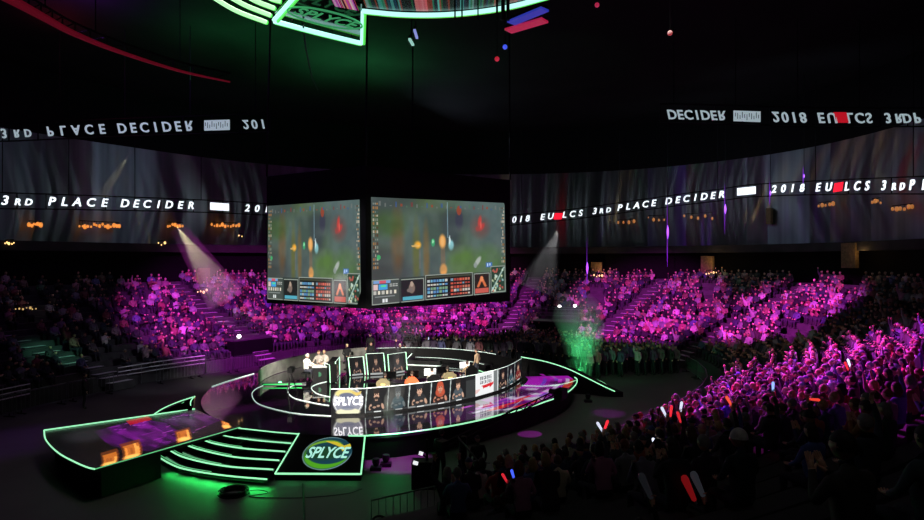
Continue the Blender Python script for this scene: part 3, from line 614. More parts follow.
# ================================================================== people: one skinned body per pose, head with a face, fingers
m_skin = mat('skin', (214, 168, 142), .55, noise=.06, scale=9); m_cloth = mat('garment', (128, 128, 128), .85, objcol=True, noise=.16, scale=5)
m_jeans = mat('trousers', (36, 38, 48), .85, noise=.2, scale=8); m_shoe = mat('shoe', (40, 38, 38), .6); m_eye = mat('eye', (30, 24, 22), .3); m_lip = mat('lip', (168, 92, 88), .5)
m_hair = mat('hair', (60, 44, 34), .7, objcol=True, noise=.25, scale=14)
def head_mesh(c, yaw=0.0, pitch=0.0):
    bm = bmesh.new(); bmesh.ops.create_uvsphere(bm, u_segments=18, v_segments=14, radius=1)
    for v in bm.verts:
        x, y, z = v.co
        w = 1 - .28 * max(0, -z) ** 1.3                                  # narrower jaw
        yy = y + (.12 if y > 0 and z < 0 else 0) * max(0, -z)
        v.co = V((x * .078 * w, yy * .098 * (1 - .12 * max(0, -z)), z * .118))
        g = math.exp(-((x / .16) ** 2 + ((z + .12) / .20) ** 2)) if y > 0 else 0
        v.co.y += .026 * g                                             # nose
        s = sum(math.exp(-(((x - sx * .36) / .15) ** 2 + ((z - .12) / .12) ** 2)) for sx in (-1, 1)) if y > 0 else 0
        v.co.y -= .008 * s                                             # eye sockets
        ea = math.exp(-(((abs(x) - .97) / .12) ** 2 + ((z + .05) / .22) ** 2 + (y / .25) ** 2)); v.co.x += math.copysign(.016 * ea, x)
    R = M.Rotation(yaw, 3, 'Z') @ M.Rotation(pitch, 3, 'X')
    bm.verts.ensure_lookup_table(); faces = []
    for f in bm.faces:
        m = sum((v.co for v in f.verts), V()) / len(f.verts); mi = 0
        if m.y > .06 and abs(abs(m.x) - .03) < .014 and .004 < m.z < .028: mi = 4
        if m.y > .06 and abs(m.x) < .026 and -.068 < m.z < -.044: mi = 5
        faces.append((tuple(v.index for v in f.verts), mi))
    vs = [R @ v.co + V(c) for v in bm.verts]; bm.free()
    return vs, faces
POSES = {}
def arm(side, elbow, wrist, hand_dir, curl=.5):
    """chain of (point, radius, part) from shoulder to wrist, then palm and five fingers"""
    return (side, V(elbow), V(wrist), V(hand_dir).normalized(), curl)
def make_pose(name, seated, arms, lean=0.0, yaw=0.0, pitch=0.0, fingers=True, sub=1, headless=False):
    J = []; E = []                                                    # joints: (pos, radius, material)
    def j(p, r, m): J.append((V(p), r, m)); return len(J) - 1
    def e(a, b): E.append((a, b)); return b
    b = .53 if seated else .96
    ly = lambda z: lean * max(0, z - b)
    pel = j((0, 0, b), .145, 2); bel = j((0, .01 + ly(b + .2), b + .2), .135, 1); che = j((0, ly(b + .42), b + .42), .155, 1); nb = j((0, ly(b + .56), b + .565), .075, 1)
    nk = j((0, .02 + ly(b + .64), b + .645), .052, 0); e(pel, bel); e(bel, che); e(che, nb); e(nb, nk)
    for s in (-1, 1):
        hp = j((s * .10, .03, b - .03), .10, 2); e(pel, hp)
        if seated: kn, an, to = (s * .13, .43, b - .02), (s * .13, .42, .10), (s * .15, .55, .045)
        else: kn, an, to = (s * .11, .03, .5), (s * .12, -.02, .09), (s * .15, .12, .045)
        k = e(hp, j(kn, .068, 2)); c = e(k, j((V(kn) * .6 + V(an) * .4) - V((0, .015, 0)), .062, 2)); a = e(c, j(an, .045, 3)); e(a, j(to, .04, 3))
    for s, el, wr, hd, curl in arms:
        sh = j((s * .185, ly(b + .52), b + .515), .072, 1); e(che, sh)
        q = e(sh, j(V((s * .185, 0, b + .515)) * .5 + el * .5 + V((0, ly(b + .5) * .5, 0)), .056, 1)); q = e(q, j(el, .045, 1)); q = e(q, j(el.lerp(wr, .5), .042, 1)); q = e(q, j(wr, .029, 0))
        if fingers:
            side = hd.cross((wr - el).normalized()); side = (V((1, 0, 0)) - hd * hd.x)
            side = side.normalized() if side.length > .1 else V((0, 1, 0)); pn = hd.cross(side).normalized()
            pm = e(q, j(wr + hd * .055, .032, 0))
            for fi, (off, ln) in enumerate(((-.03, .075), (-.01, .085), (.011, .08), (.03, .062))):
                f0 = e(pm, j(wr + hd * .09 + side * off, .0105, 0)); f1 = e(f0, j(wr + hd * (.09 + ln * .55) + side * off * 1.15 - pn * curl * ln * .35, .0095, 0)); e(f1, j(wr + hd * (.09 + ln * (.95 - .5 * curl)) + side * off * 1.2 - pn * curl * ln * .9, .008, 0))
            t0 = e(q, j(wr + hd * .035 - side * s * .04, .0125, 0)); e(t0, j(wr + hd * .075 - side * s * .062 - pn * curl * .02, .0095, 0))
        else: e(q, j(wr + hd * .09, .034, 0))
    me = bpy.data.meshes.new('p'); me.from_pydata([tuple(p) for p, r, m in J], E, []); me.update()
    o = bpy.data.objects.new('p', me); COL.objects.link(o)
    o.modifiers.new('s', 'SKIN')
    sl = me.skin_vertices[0].data
    for i, (p, r, m) in enumerate(J): sl[i].radius = (r, r); sl[i].use_root = (i == 0)
    if sub:
        sm = o.modifiers.new('u', 'SUBSURF'); sm.levels = sub; sm.render_levels = sub
    bpy.context.view_layer.update()
    ev = bpy.data.meshes.new_from_object(o.evaluated_get(bpy.context.evaluated_depsgraph_get()))
    bpy.data.objects.remove(o)
    seg = [(J[a][0], J[b2][0], J[b2][2] if J[b2][2] != 0 or J[a][2] == 0 else J[a][2]) for a, b2 in E]
    vs = [tuple(v.co) for v in ev.vertices]; fs = [tuple(p.vertices) for p in ev.polygons]; mi = []
    A0 = np.array([s[0] for s in seg]); D0 = np.array([s[1] for s in seg]) - A0; LL = (D0 ** 2).sum(1) + 1e-9; SM = [s[2] for s in seg]
    va = np.array(vs)
    for f in fs:
        c = va[list(f)].mean(0); t = np.clip(((c - A0) * D0).sum(1) / LL, 0, 1); d = ((A0 + D0 * t[:, None] - c) ** 2).sum(1)
        mi.append(SM[int(d.argmin())])
    hc = V((0, .045 + ly(b + .76), b + .765))
    hv, hf = head_mesh(hc, yaw, pitch); off = len(vs); vs += [tuple(p) for p in hv]
    for f, m in hf: fs.append(tuple(i + off for i in f)); mi.append(m)
    out = bpy.data.meshes.new('person'); out.from_pydata(vs, [], fs); out.update()
    for m in (m_skin, m_cloth, m_jeans, m_shoe, m_eye, m_lip): out.materials.append(m)
    out.polygons.foreach_set('material_index', mi); out.polygons.foreach_set('use_smooth', [True] * len(fs))
    bpy.data.meshes.remove(ev)
    POSES[name] = dict(mesh=out, head=hc, yaw=yaw, pitch=pitch, arms=arms, words=None)
    return out
def hair_mesh(kind):
    bm = bmesh.new(); bmesh.ops.create_uvsphere(bm, u_segments=16, v_segments=12, radius=1)
    kill = []
    for f in bm.faces:
        c = sum((v.co for v in f.verts), V()) / len(f.verts)
        lim = {'short': .25 if c.y > .1 else -.35, 'long': .28 if c.y > .15 else -2, 'cap': .18, 'beanie': .10}[kind]
        if c.z < lim: kill.append(f)
    bmesh.ops.delete(bm, geom=kill, context='FACES')
    for v in bm.verts:
        x, y, z = v.co; k = 1.10 if kind != 'beanie' else 1.16
        v.co = V((x * .078 * k, (y * .100 * k) - .006, z * .120 * (1.07 if kind != 'beanie' else 1.16)))
        if kind == 'long' and z < -.1: v.co.z = .12 * (-.1) + (z + .1) * .20; v.co.y -= .03; v.co.x *= 1.15 + .3 * min(1, -z)
    if kind == 'cap':
        f = [v for v in bm.verts if v.co.y > .05 and v.co.z < .05]; ring_ = sorted(f, key=lambda v: v.co.x)
        o = [bm.verts.new(v.co + V((0, .075 * (1 - (v.co.x / .08) ** 2) + .01, -.012))) for v in ring_]
        for i in range(len(ring_) - 1):
            try: bm.faces.new((ring_[i], ring_[i + 1], o[i + 1], o[i]))
            except ValueError: pass
    me = bpy.data.meshes.new('hair'); bm.to_mesh(me); bm.free(); me.materials.append(m_hair); me.polygons.foreach_set('use_smooth', [True] * len(me.polygons))
    return me
HAIR = {k: hair_mesh(k) for k in ('short', 'long', 'cap', 'beanie')}
a_ = arm
LAPs = [a_(s, (s * .27, .06, .83), (s * .12, .30, .70), (-s * .4, .8, -.2)) for s in (-1, 1)]
make_pose('hands in lap', True, LAPs)
make_pose('clapping', True, [a_(s, (s * .27, .12, .86), (s * .07, .33, 1.02), (-s * .2, .4, .8), .1) for s in (-1, 1)], .08, .15)
make_pose('right arm raised', True, [a_(-1, (-.27, .06, .83), (-.12, .30, .70), (.4, .8, -.2)), a_(1, (.30, .08, 1.28), (.27, .14, 1.53), (0, .15, 1), .75)], 0, -.2)
make_pose('both arms raised', True, [a_(s, (s * .31, .08, 1.25), (s * .26, .13, 1.5), (-s * .1, .1, 1), .6) for s in (-1, 1)], -.05)
make_pose('leaning forward', True, [a_(s, (s * .24, .32, .74), (s * .06, .42, .90), (-s * .3, .5, .6)) for s in (-1, 1)], .42, .1, -.15)
make_pose('head turned aside', True, LAPs, .04, .75)
make_pose('filming with raised hands', True, [a_(s, (s * .24, .16, .98), (s * .08, .33, 1.22), (-s * .25, .25, .95), .7) for s in (-1, 1)], .02, 0, .1)
make_pose('chin on hand', True, [a_(-1, (-.24, .24, .80), (-.06, .20, 1.08), (.1, -.1, .9)), LAPs[1]], .22, -.3, -.1)
make_pose('standing', False, [a_(s, (s * .28, -.02, 1.2), (s * .27, .10, .95), (0, .2, -1)) for s in (-1, 1)], 0, .2)
make_pose('standing, one arm up', False, [a_(-1, (-.28, -.02, 1.2), (-.27, .10, .95), (0, .2, -1)), a_(1, (.33, .06, 1.56), (.30, .10, 1.84), (0, .1, 1), .2)], 0, -.3)
make_pose('standing, working', False, [a_(s, (s * .27, .10, 1.18), (s * .12, .36, 1.20), (-s * .2, .9, .1)) for s in (-1, 1)], .1)
make_pose('typing', True, [a_(s, (s * .25, .14, .86), (s * .16, .40, .82), (-s * .1, 1, -.1)) for s in (-1, 1)], .06)
def person(pose, loc, rz, shirt, hairc, hair, label, group, scale=1.0, roll=0.0):
    P = POSES[pose]; o = bpy.data.objects.new('person', P['mesh']); COL.objects.link(o)
    o.location = loc; o.rotation_euler = (0, 0, rz); o.scale = (scale,) * 3; o.color = (*lin(shirt), 1)
    tag(o, label, 'person', group)
    if hair:
        h = bpy.data.objects.new({'cap': 'cap', 'beanie': 'beanie'}.get(hair, 'hair'), HAIR[hair]); COL.objects.link(h); h.parent = o; h.location = P['head']; h.rotation_euler = (P['pitch'], 0, P['yaw']); h.color = (*lin(hairc), 1)
    return o
def face_to(p, q): return math.atan2(q[1] - p[1], q[0] - p[0]) - PI / 2

# ------------------------------------------------------------------ rear drape and parapet of the player platform
def arcwall(o_, name, r, d0, d1, z0, z1, th, mt, parent, zs=None):
    w = MB(); N = 36
    for i in range(N + 1):
        t = math.radians(d0 + (d1 - d0) * i / N); zz = z1 if zs is None else zs(i / N)
        for rr, z in ((r, z0), (r, zz), (r + th, zz), (r + th, z0)): w.v.append((C.x + rr * math.cos(t), C.y + rr * math.sin(t), z))
    for i in range(N): w.f += [(i * 4 + j, i * 4 + 4 + j, i * 4 + 4 + (j + 1) % 4, i * 4 + (j + 1) % 4) for j in range(4)]
    w.f += [(0, 1, 2, 3), (N * 4 + 3, N * 4 + 2, N * 4 + 1, N * 4)]; w.mi = [0] * len(w.f)
    return w.obj(name, mt, parent)
def arcp(r, d, z): t = math.radians(d); return V((C.x + r * math.cos(t), C.y + r * math.sin(t), z))
dr = thing('stage_drape', arcp(7.3, 150, SZ), 'curved grey drape behind the casters at the left back of the stage', 'wall panel')
arcwall(None, 'drape', 7.3, 110, 188, SZ + .02, 1.75, .12, m_grey, dr, lambda k: 1.78 - .1 * k)
pa = MB(); pa.beam(G(262, 384, 1.02), G(306, 383.5, 1.02), .06, .12); pa.obj('base_rail', m_steel, dr); MB().tube([G(263, 384.5, 1.10), G(302, 384, 1.10)], .03).obj('led_strip', mat('deep_green_led', (60, 220, 100), emit=(.05, .8, .2), power=.7), dr)
par = thing('parapet', arcp(7.0, 60, SZ), 'low black parapet with pale light lines at the right back of the stage', 'parapet')
arcwall(None, 'parapet_wall', 7.1, 18, 106, SZ + .02, 1.68, .15, m_black, par)
MB().tube([arcp(7.15, 37 + i * 1.8, 1.71) for i in range(40)], .017).obj('led_strip', m_led_white, par)
arcwall(None, 'bench', 5.8, 30, 84, SZ + .02, 1.26, .5, m_black, par)
MB().tube([arcp(5.8, 32 + i * 1.5, 1.29) for i in range(36)], .014).obj('led_strip', m_led_white, par)
MB().tube(spline([G(474, 369, 1.02), G(481, 371, 1.02), G(488, 374, 1.02)], 4), .02).obj('led_strip', m_led_dim, par)
dk = thing('long_desk', G(424, 372, SZ), 'long grey desk with bright edge at the middle back of the stage', 'desk')
q0, q1 = A(408, 364, 35.5), A(441, 365.5, 35.2); b_ = MB(); b_.beam(q0, q1, .7, .06); b_.obj('desk_top', mat('pale_laminate', (170, 174, 172), .4), dk)
b_ = MB(); b_.beam(V((q0.x, q0.y, SZ + .35)), V((q1.x, q1.y, SZ + .35)), .5, .7); b_.obj('desk_front', m_black, dk)
MB().tube([q0 + V((0, -.36, .03)), q1 + V((0, -.36, .03))], .022, 4).obj('led_strip', m_led_white, dk)
q0, q1 = A(404, 362, 35.6), A(412, 353.5, 36); MB().tube([q0, q1], .03, 5).obj('led_strip', m_led_white, dk)

# ------------------------------------------------------------------ player booths with neon frames (rear team)
def booth(bl_, br_, h, paint, label, tl=None, tr_=None, fac=m_led):
    t = thing('player_booth', (bl_ + br_) / 2, label, 'booth', 'player booths with green neon frames')
    up = V((0, 0, h)); n = (br_ - bl_).cross(V((0, 0, 1))).normalized(); sl = (br_ - bl_).normalized() * .10
    tl_, tr2 = bl_ + up - sl * 1.2, br_ + up - sl * 1.2
    bx = MB(); q = [tl_, tr2, br_, bl_]; bx.v = [tuple(p) for p in q] + [tuple(p - n * .35) for p in q]; bx.f = [(3, 2, 1, 0), (4, 5, 6, 7), (0, 1, 5, 4), (1, 2, 6, 5), (2, 3, 7, 6), (3, 0, 4, 7)]; bx.mi = [0] * 6
    bx.obj('cabinet', m_black, t)
    f = n * .02; ins = lambda a, b, k: a.lerp(b, k)
    if paint: link('screen', picture_mesh('screen', paint, quad_place(ins(tl_, tr2, .14) + f - up * .04, ins(tr2, tl_, .14) + f - up * .04, ins(bl_, br_, .14) + f, ins(br_, bl_, .14) + f), m_panel), t)
    f2 = n * .04
    for a, b in ((tl_, bl_), (tr2, br_)): MB().tube([a + f2, b + f2], .026, 6).obj('neon_tube', fac, t)
    MB().tube([tl_ + f2, tr2 + f2], .016, 4).obj('edge_strip', m_led_white, t)
    return t
def pod_pic(shirt, hair, skin=SKIN):
    p = portrait(hair, shirt, skin, dim=.8); p.rect(0, 0, .1, 1, (10, 11, 11)); p.rect(0, .92, 1, .99, (170, 174, 172)); return p
bz = SZ + .04
booth(G(350, 376, bz), G(365, 374.5, bz), 1.05, pod_pic((40, 34, 40), (40, 30, 28)), 'green-framed booth with dark player portrait, left of the middle pair')
booth(G(368, 375, bz), G(385.5, 374, bz), 1.22, pod_pic((52, 40, 42), (50, 40, 36)), 'tall green-framed booth directly behind the olive chair')
booth(G(389, 374.5, bz), G(407, 371.5, bz), 1.16, pod_pic((48, 48, 50), (44, 36, 34)), 'green-framed booth at the right end, beside the long desk')
booth(G(335, 381, bz), G(339, 375, bz), 1.05, pod_pic((60, 40, 44), (40, 30, 28)), 'booth turned edge-on, left of the other green booths')
booth(G(326, 380.5, bz), G(331, 383, bz), .95, None, 'leftmost booth frame with slanting green tubes beside the caster desk', fac=m_led_dim)

# ------------------------------------------------------------------ chairs, desks, players
m_olive = mat('olive_leather', (120, 112, 82), .5, noise=.12); m_orange = mat('orange_jersey', (216, 92, 48), .8); m_gold = mat('gold_print', (214, 190, 110), .5)
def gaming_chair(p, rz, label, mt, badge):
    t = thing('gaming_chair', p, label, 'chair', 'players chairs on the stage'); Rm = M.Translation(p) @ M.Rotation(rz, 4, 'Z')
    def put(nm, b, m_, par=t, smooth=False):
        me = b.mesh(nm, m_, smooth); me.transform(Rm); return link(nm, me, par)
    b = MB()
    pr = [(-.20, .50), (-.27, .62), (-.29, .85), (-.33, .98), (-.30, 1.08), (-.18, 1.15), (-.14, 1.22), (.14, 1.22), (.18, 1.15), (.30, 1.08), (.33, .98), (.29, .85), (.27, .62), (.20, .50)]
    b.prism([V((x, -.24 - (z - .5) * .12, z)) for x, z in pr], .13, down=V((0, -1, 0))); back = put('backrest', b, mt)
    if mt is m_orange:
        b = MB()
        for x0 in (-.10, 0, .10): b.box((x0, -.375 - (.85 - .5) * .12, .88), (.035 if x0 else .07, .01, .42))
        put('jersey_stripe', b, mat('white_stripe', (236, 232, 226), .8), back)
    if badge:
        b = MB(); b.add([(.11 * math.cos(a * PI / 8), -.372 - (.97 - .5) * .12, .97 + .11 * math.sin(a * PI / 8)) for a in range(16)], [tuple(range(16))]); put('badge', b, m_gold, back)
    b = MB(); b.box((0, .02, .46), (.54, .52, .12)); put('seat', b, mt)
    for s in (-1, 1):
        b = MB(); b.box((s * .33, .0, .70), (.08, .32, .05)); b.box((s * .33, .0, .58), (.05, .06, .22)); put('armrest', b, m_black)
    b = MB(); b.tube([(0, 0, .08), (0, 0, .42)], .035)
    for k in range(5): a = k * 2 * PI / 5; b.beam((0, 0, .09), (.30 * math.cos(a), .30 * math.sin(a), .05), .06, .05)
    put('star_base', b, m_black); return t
def bearing(px, r):                                                    # point on the stage along a bearing at radius r, front side
    s = (px - CX) / F; y = C.y - r
    for _ in range(30): y = C.y - math.sqrt(max(.01, r * r - (s * y - C.x) ** 2))
    return V((s * y, y, SZ + .01))
pl = []
for px, r, lb, mt, bd in ((385, 5.6, 'olive gaming chair with round gold badge, below the tall booth', m_olive, True), (412, 5.4, 'gaming chair of the player in the orange jersey', m_orange, False),
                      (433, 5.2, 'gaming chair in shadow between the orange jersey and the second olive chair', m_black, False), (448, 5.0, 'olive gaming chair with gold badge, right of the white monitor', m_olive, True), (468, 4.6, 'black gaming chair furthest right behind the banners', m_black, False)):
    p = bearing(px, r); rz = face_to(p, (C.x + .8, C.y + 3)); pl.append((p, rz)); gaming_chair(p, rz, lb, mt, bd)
PLY = [('hands in lap', (30, 30, 32), (40, 28, 22), 'short', 'player in black seated in the olive chair with gold badge below the tall booth'),
       ('typing', (222, 96, 50), (60, 44, 34), 'short', 'player in orange jersey seen from behind, seated behind the banner row'),
       ('leaning forward', (208, 204, 196), (36, 28, 26), 'short', 'player in white top leaning forward next to a lit monitor'),
       ('typing', (126, 112, 84), (40, 30, 24), 'short', 'player in olive top seated in the right olive chair'),
       ('typing', (150, 128, 100), (70, 50, 40), 'short', 'player in tan top seated furthest right behind the banners')]
for (p, rz), (po, sh, hc, hk, lb) in zip(pl, PLY):
    person(po, p + V((0, 0, .0)), rz, sh, hc, hk, lb, 'people on the stage')
jr = MB(); 
m_monitor = mat('monitor_glow', (230, 235, 235), emit=(.85, .9, .88), power=.9)
def monitor(p, rz, label, glow=True, w=.62):
    t = thing('monitor', p, label, 'monitor', 'computer monitors on the stage'); Rm = M.Translation(p) @ M.Rotation(rz, 4, 'Z')
    for nm, b, m_ in (('casing', MB().box((0, .03, .34), (w, .04, w * .60)), m_black), ('screen', MB().box((0, .005, .34), (w * .94, .012, w * .53)), m_monitor if glow else m_gloss),
                      ('stand', MB().box((0, .05, .07), (.06, .04, .16)).box((0, .05, .01), (.26, .2, .02)), m_black)):
        me = b.mesh(nm, m_); me.transform(Rm); link(nm, me, t)
fd = thing('players_desk', arcp(4.2, -60, SZ), 'curved black desk in front of the seated near team', 'desk')
arcwall(None, 'desk_top', 3.9, -105, -32, SZ + .70, SZ + .75, .75, m_gloss, fd); arcwall(None, 'desk_front', 3.95, -105, -32, SZ + .02, SZ + .70, .05, m_black, fd)
for i, (p, rz) in enumerate(pl):
    d = V((-math.sin(rz), math.cos(rz), 0)); q = p + d * 1.05; v = q - C; rr = max(4.1, min(4.5, V((v.x, v.y)).length)); q = C + V((v.x, v.y, 0)).normalized() * rr
    monitor(V((q.x, q.y, SZ + .752)), rz, ['monitor facing the player in the olive chair below the tall booth', 'monitor facing the player in orange', 'bright white monitor in the middle of the near desk', 'monitor facing the player in the right olive chair', 'monitor at the right end of the near desk'][i], i in (2, 4))
person('standing', G(477, 380.5, SZ), face_to((0, 0), (-1, .6)), (166, 140, 112), (50, 36, 30), 'short', 'coach in tan jacket standing at the right of the near team', 'people on the stage', .95)
person('hands in lap', A(371, 372.5, 36.2) * 1 + V((0, 0, SZ + .25 - A(371, 372.5, 36.2).z)), face_to((-5.5, 36), (-3.6, 30)), (16, 16, 18), (96, 70, 50), 'short', 'rear player in black above the tall booth', 'people on the stage')
person('hands in lap', V(((347 - CX) / F * 36.2, 36.2, SZ + .14)), face_to((-7, 36.2), (-4.6, 30)), (16, 16, 18), (210, 190, 150), 'short', 'blond rear player in black left of the green-framed booth', 'people on the stage')
person('right arm raised', V(((400 - CX) / F * 36.0, 36.0, SZ + .22)), face_to((-3.7, 36), (-2, 30)), (40, 40, 42), (214, 206, 196), 'short', 'rear player lifting one arm above the rightmost booth', 'people on the stage', .98)
for px, w_, nm in ((347, 36.2, 'leftmost rear player'), (371, 36.2, 'rear player above the tall booth'), (400, 36, 'rear player with the lifted arm')):
    x = (px - CX) / F * w_; t = thing('stool', V((x, w_, SZ)), 'black stool under the ' + nm, 'stool'); hz = .58 if px != 347 else .46
    MB().box((x, w_ - .02, SZ + hz - .04 + (.0)), (.42, .4, .08)).obj('seat', m_black, t); MB().tube([(x, w_, SZ), (x, w_, SZ + hz - .07)], .04).lathe([(.2, 0), (.2, .03), (.05, .05)], (x, w_, SZ)).obj('post', m_black, t)
person('standing', V(((370.5 - CX) / F * 38.5, 38.5, SZ)), 2.9, (22, 20, 20), (40, 30, 26), 'short', 'referee in black standing behind the rear player of the tall booth', 'people on the stage', 1.04)
# casters
cd = thing('caster_desk', G(318, 381.5, SZ), 'black caster desk with round badge at the left of the stage', 'desk')
a0, a1 = G(312, 382.5, SZ), G(326, 382, SZ); MB().beam(a0 + V((0, .3, .40)), a1 + V((0, .3, .40)), .55, .78).obj('desk_body', m_black, cd)
MB().beam(a0 + V((-.05, .3, .81)), a1 + V((.05, .3, .81)), .65, .05).obj('desk_top', mat('pale_laminate'), cd)
b = MB(); cc = (a0 + a1) / 2 + V((0, .015, .42)); b.add([(cc.x + .13 * math.cos(a * PI / 8), cc.y, cc.z + .13 * math.sin(a * PI / 8)) for a in range(16)], [tuple(range(16))]); b.obj('badge', mat('green_badge', (30, 90, 60), .5), cd)
for px, yy, rz, sh, hc, po, lb in ((306, 32.9, -1.9, (226, 222, 214), (206, 196, 180), 'typing', 'caster in white shirt seated at the left end of the black desk'),
                               (319.5, 34.2, 2.9, (170, 160, 150), (120, 84, 56), 'typing', 'brown-haired caster seated behind the black desk'),
                               (325, 34.3, 2.7, (196, 186, 172), (206, 176, 130), 'head turned aside', 'fair-haired caster seated behind the right end of the black desk')):
    p = V(((px - CX) / F * yy, yy, SZ + .02)); person(po, p, rz, sh, hc, 'short', lb, 'people on the stage', 1.03)
    t = thing('stool', p, 'stool under the ' + lb.split(' seated')[0], 'stool'); MB().box((p.x, p.y, SZ + .40), (.44, .42, .07)).obj('seat', m_black, t); MB().tube([(p.x, p.y, SZ), (p.x, p.y, SZ + .38)], .04).obj('post', m_black, t)
tp = thing('camera_tripod', G(291, 394, SZ), 'black broadcast camera on a tripod in front of the grey drape', 'camera')
o_ = tp.location
for k in range(3): a = k * 2.1 + .4; MB().tube([o_ + V((0, 0, 1.05)), o_ + V((.32 * math.cos(a), .32 * math.sin(a), 0))], .022, 5).obj('leg', m_black, tp)
MB().box(o_ + V((0, 0, 1.2)), (.22, .5, .26)).tube([o_ + V((0, .25, 1.2)), o_ + V((0, .5, 1.2))], .09, 8).obj('camera_body', m_black, tp)
# ================================================================== ghost image of the stage overhead, built as glowing strips
CZ = 16.0
can = thing('ghost_stage', A(400, 8, 21), 'suspended stage-shaped canopy overhead with fringed green, cyan and orange light strips', 'light canopy')
m_cy = mat('cyan_fringe', (200, 250, 250), emit=(.5, 1.0, .92), power=1.15); m_gr = mat('green_fringe', (80, 240, 90), emit=(.12, .85, .12), power=.85); m_or = mat('orange_fringe', (230, 130, 40), emit=(.55, .22, .03), power=.9)  # colour fringes of the ghost image, built as emissive tubes
def U(px, py): d = (CZ - H) * F / (CY - py); return V(((px - CX) / F * d, d, CZ))
def strip(pts, w=.10, n=10, mats=(('cyan_fringe', m_cy, 0), ('green_fringe', m_gr, 1), ('orange_fringe', m_or, 2.1))):
    q = spline([U(x, y) for x, y in pts], n) if len(pts) > 2 else [U(*pts[0]).lerp(U(*pts[1]), i / 6) for i in range(7)]
    for nm, m_, k in mats: MB().tube([p + V((0, .0, 0)) + V((p.x * 0, 1, 0)) * (k * w * 1.7) + V((0, 0, .02 * k)) for p in q], w * (1 if k < 2 else .6), 6).obj(nm, m_, can)
strip([(274, 21), (315, 32), (360, 43)], .085); strip([(362, 11), (400, 14.5), (440, 14.8), (480, 11.5), (515, 5.5), (550, -4)], .075)
MB().tube([U(361.5, 44), U(362.5, 12)], .055, 6).obj('cyan_fringe', m_cy, can); MB().tube([U(364, 44), U(365, 12)], .05, 6).obj('green_fringe', m_gr, can)
MB().tube([U(274, 20), U(297, -6)], .075, 6).obj('cyan_fringe', m_cy, can); MB().tube([U(277, 22), U(300, -4)], .06, 6).obj('green_fringe', m_gr, can)
for k, (pts) in enumerate([[(205, -8), (235, 10), (266, 22)], [(222, -8), (245, 5), (270, 15)], [(242, -7), (256, 1), (274, 8)], [(262, -8), (270, -2), (280, 1)]]):
    strip(pts, .075, 8, (('white_green_fringe', mat('white_green_fringe', (220, 255, 220), emit=(.55, 1, .55), power=.95), 0), ('green_fringe', m_gr, 1)))
dkp = MB(); q = [U(274, 19), U(360, 42), U(362, 10), U(300, -8)]; dkp.prism([p + V((0, 0, .25)) for p in q], .05); dkp.obj('panel', m_gloss, can)
pc = U(326, 17) - V((0, 0, .05)); ax = (U(360, 30) - U(280, 10)).normalized(); up = V((0, -1, 0)); upn = (up - ax * up.dot(ax)).normalized()
m_dimlogo = mat('dim_logo_writing', (60, 190, 110), emit=(.06, .42, .16), power=.6)
pl2 = MB(); pl2.tube([pc + ax * (1.35 * math.cos(a * PI / 20)) + upn * (.62 * math.sin(a * PI / 20)) for a in range(40)], .035, 5, True); pl2.obj('logo_ring', m_dimlogo, can)
link('logo_writing', text_mesh('SPLYCE', .85, m_dimlogo, .01, .2, .012, .8), can, frame(pc, ax, upn))
sp_ = Paint(120, 16, (10, 30, 24)); rr = random.Random(12)
for q in range(150):
    x = rr.random(); sp_.rect(x, rr.random() * .6, x + rr.uniform(.004, .02), 1, rr.choice([(40, 160, 120), (20, 60, 90), (180, 60, 40), (30, 110, 60), (16, 24, 40), (90, 200, 190), (12, 14, 20)]), .7)
sp_.rect(.28, .2, .34, 1, (255, 120, 130), .8); sp_.rect(.86, .0, .93, 1, (230, 70, 60), .8)
lo_ = spline([U(366, 9), U(400, 12), U(440, 12.5), U(480, 9.5), U(515, 3.5), U(545, -4)], 8)
def cplace(u, v): k = u * 39.99; i = int(k); p = lo_[i].lerp(lo_[min(i + 1, 40)], k - i); return p + V((0, -3.0 * (1 - v), .05))
link('ghost_panels', picture_mesh('ghost_panels', sp_, cplace, screen_mat('ghost_panel_glow', .5)), can)  # ghost of the banner panels, painted as a glowing picture
sp2 = Paint(40, 10, (40, 10, 40))
for q in range(60): x = rr.random(); sp2.rect(x, rr.random() * .4, x + .03, 1, rr.choice([(255, 150, 220), (250, 80, 120), (255, 220, 240), (190, 60, 200), (255, 170, 120)]), .8)
l2 = [U(335, 7).lerp(U(359, 11.5), i / 8) for i in range(9)]
link('ghost_panels', picture_mesh('ghost_panels', sp2, lambda u, v: l2[int(u * 7.99)].lerp(l2[int(u * 7.99) + 1], u * 7.99 - int(u * 7.99)) + V((0, -1.6 * (1 - v), .02)), MATS['ghost_panel_glow']), can)
for px, py in ((290, 24), (350, 40), (380, 12), (440, 13), (500, 8)):
    p = U(px, py); MB().tube([p + V((0, .3, .05)), V((p.x, p.y + .3, CEIL))], .03, 5).obj('hanger', m_black, can)
def lamp_thing(name, p, label, emit, power, r, cat='lamp', group=None, sy=1.0, axis=None, len_=0.0):
    t = thing(name, p, label, cat, group); m_ = mat(f'{name}_glow_{emit}_{power}', (230, 230, 230), emit=emit, power=power)
    b = MB()
    if axis: a = V(axis).normalized(); pts = [V(p) + a * len_ * (k / 8 - .5) for k in range(9)]; b.tube(pts, [r * max(.12, math.sin(PI * (k + .25) / 8.5)) for k in range(9)], 8)
    else: b.lathe([(r * math.sin(PI * k / 6), -r * math.cos(PI * k / 6) * sy) for k in range(7)], p, 10)
    b.obj('lens', m_, t); return t
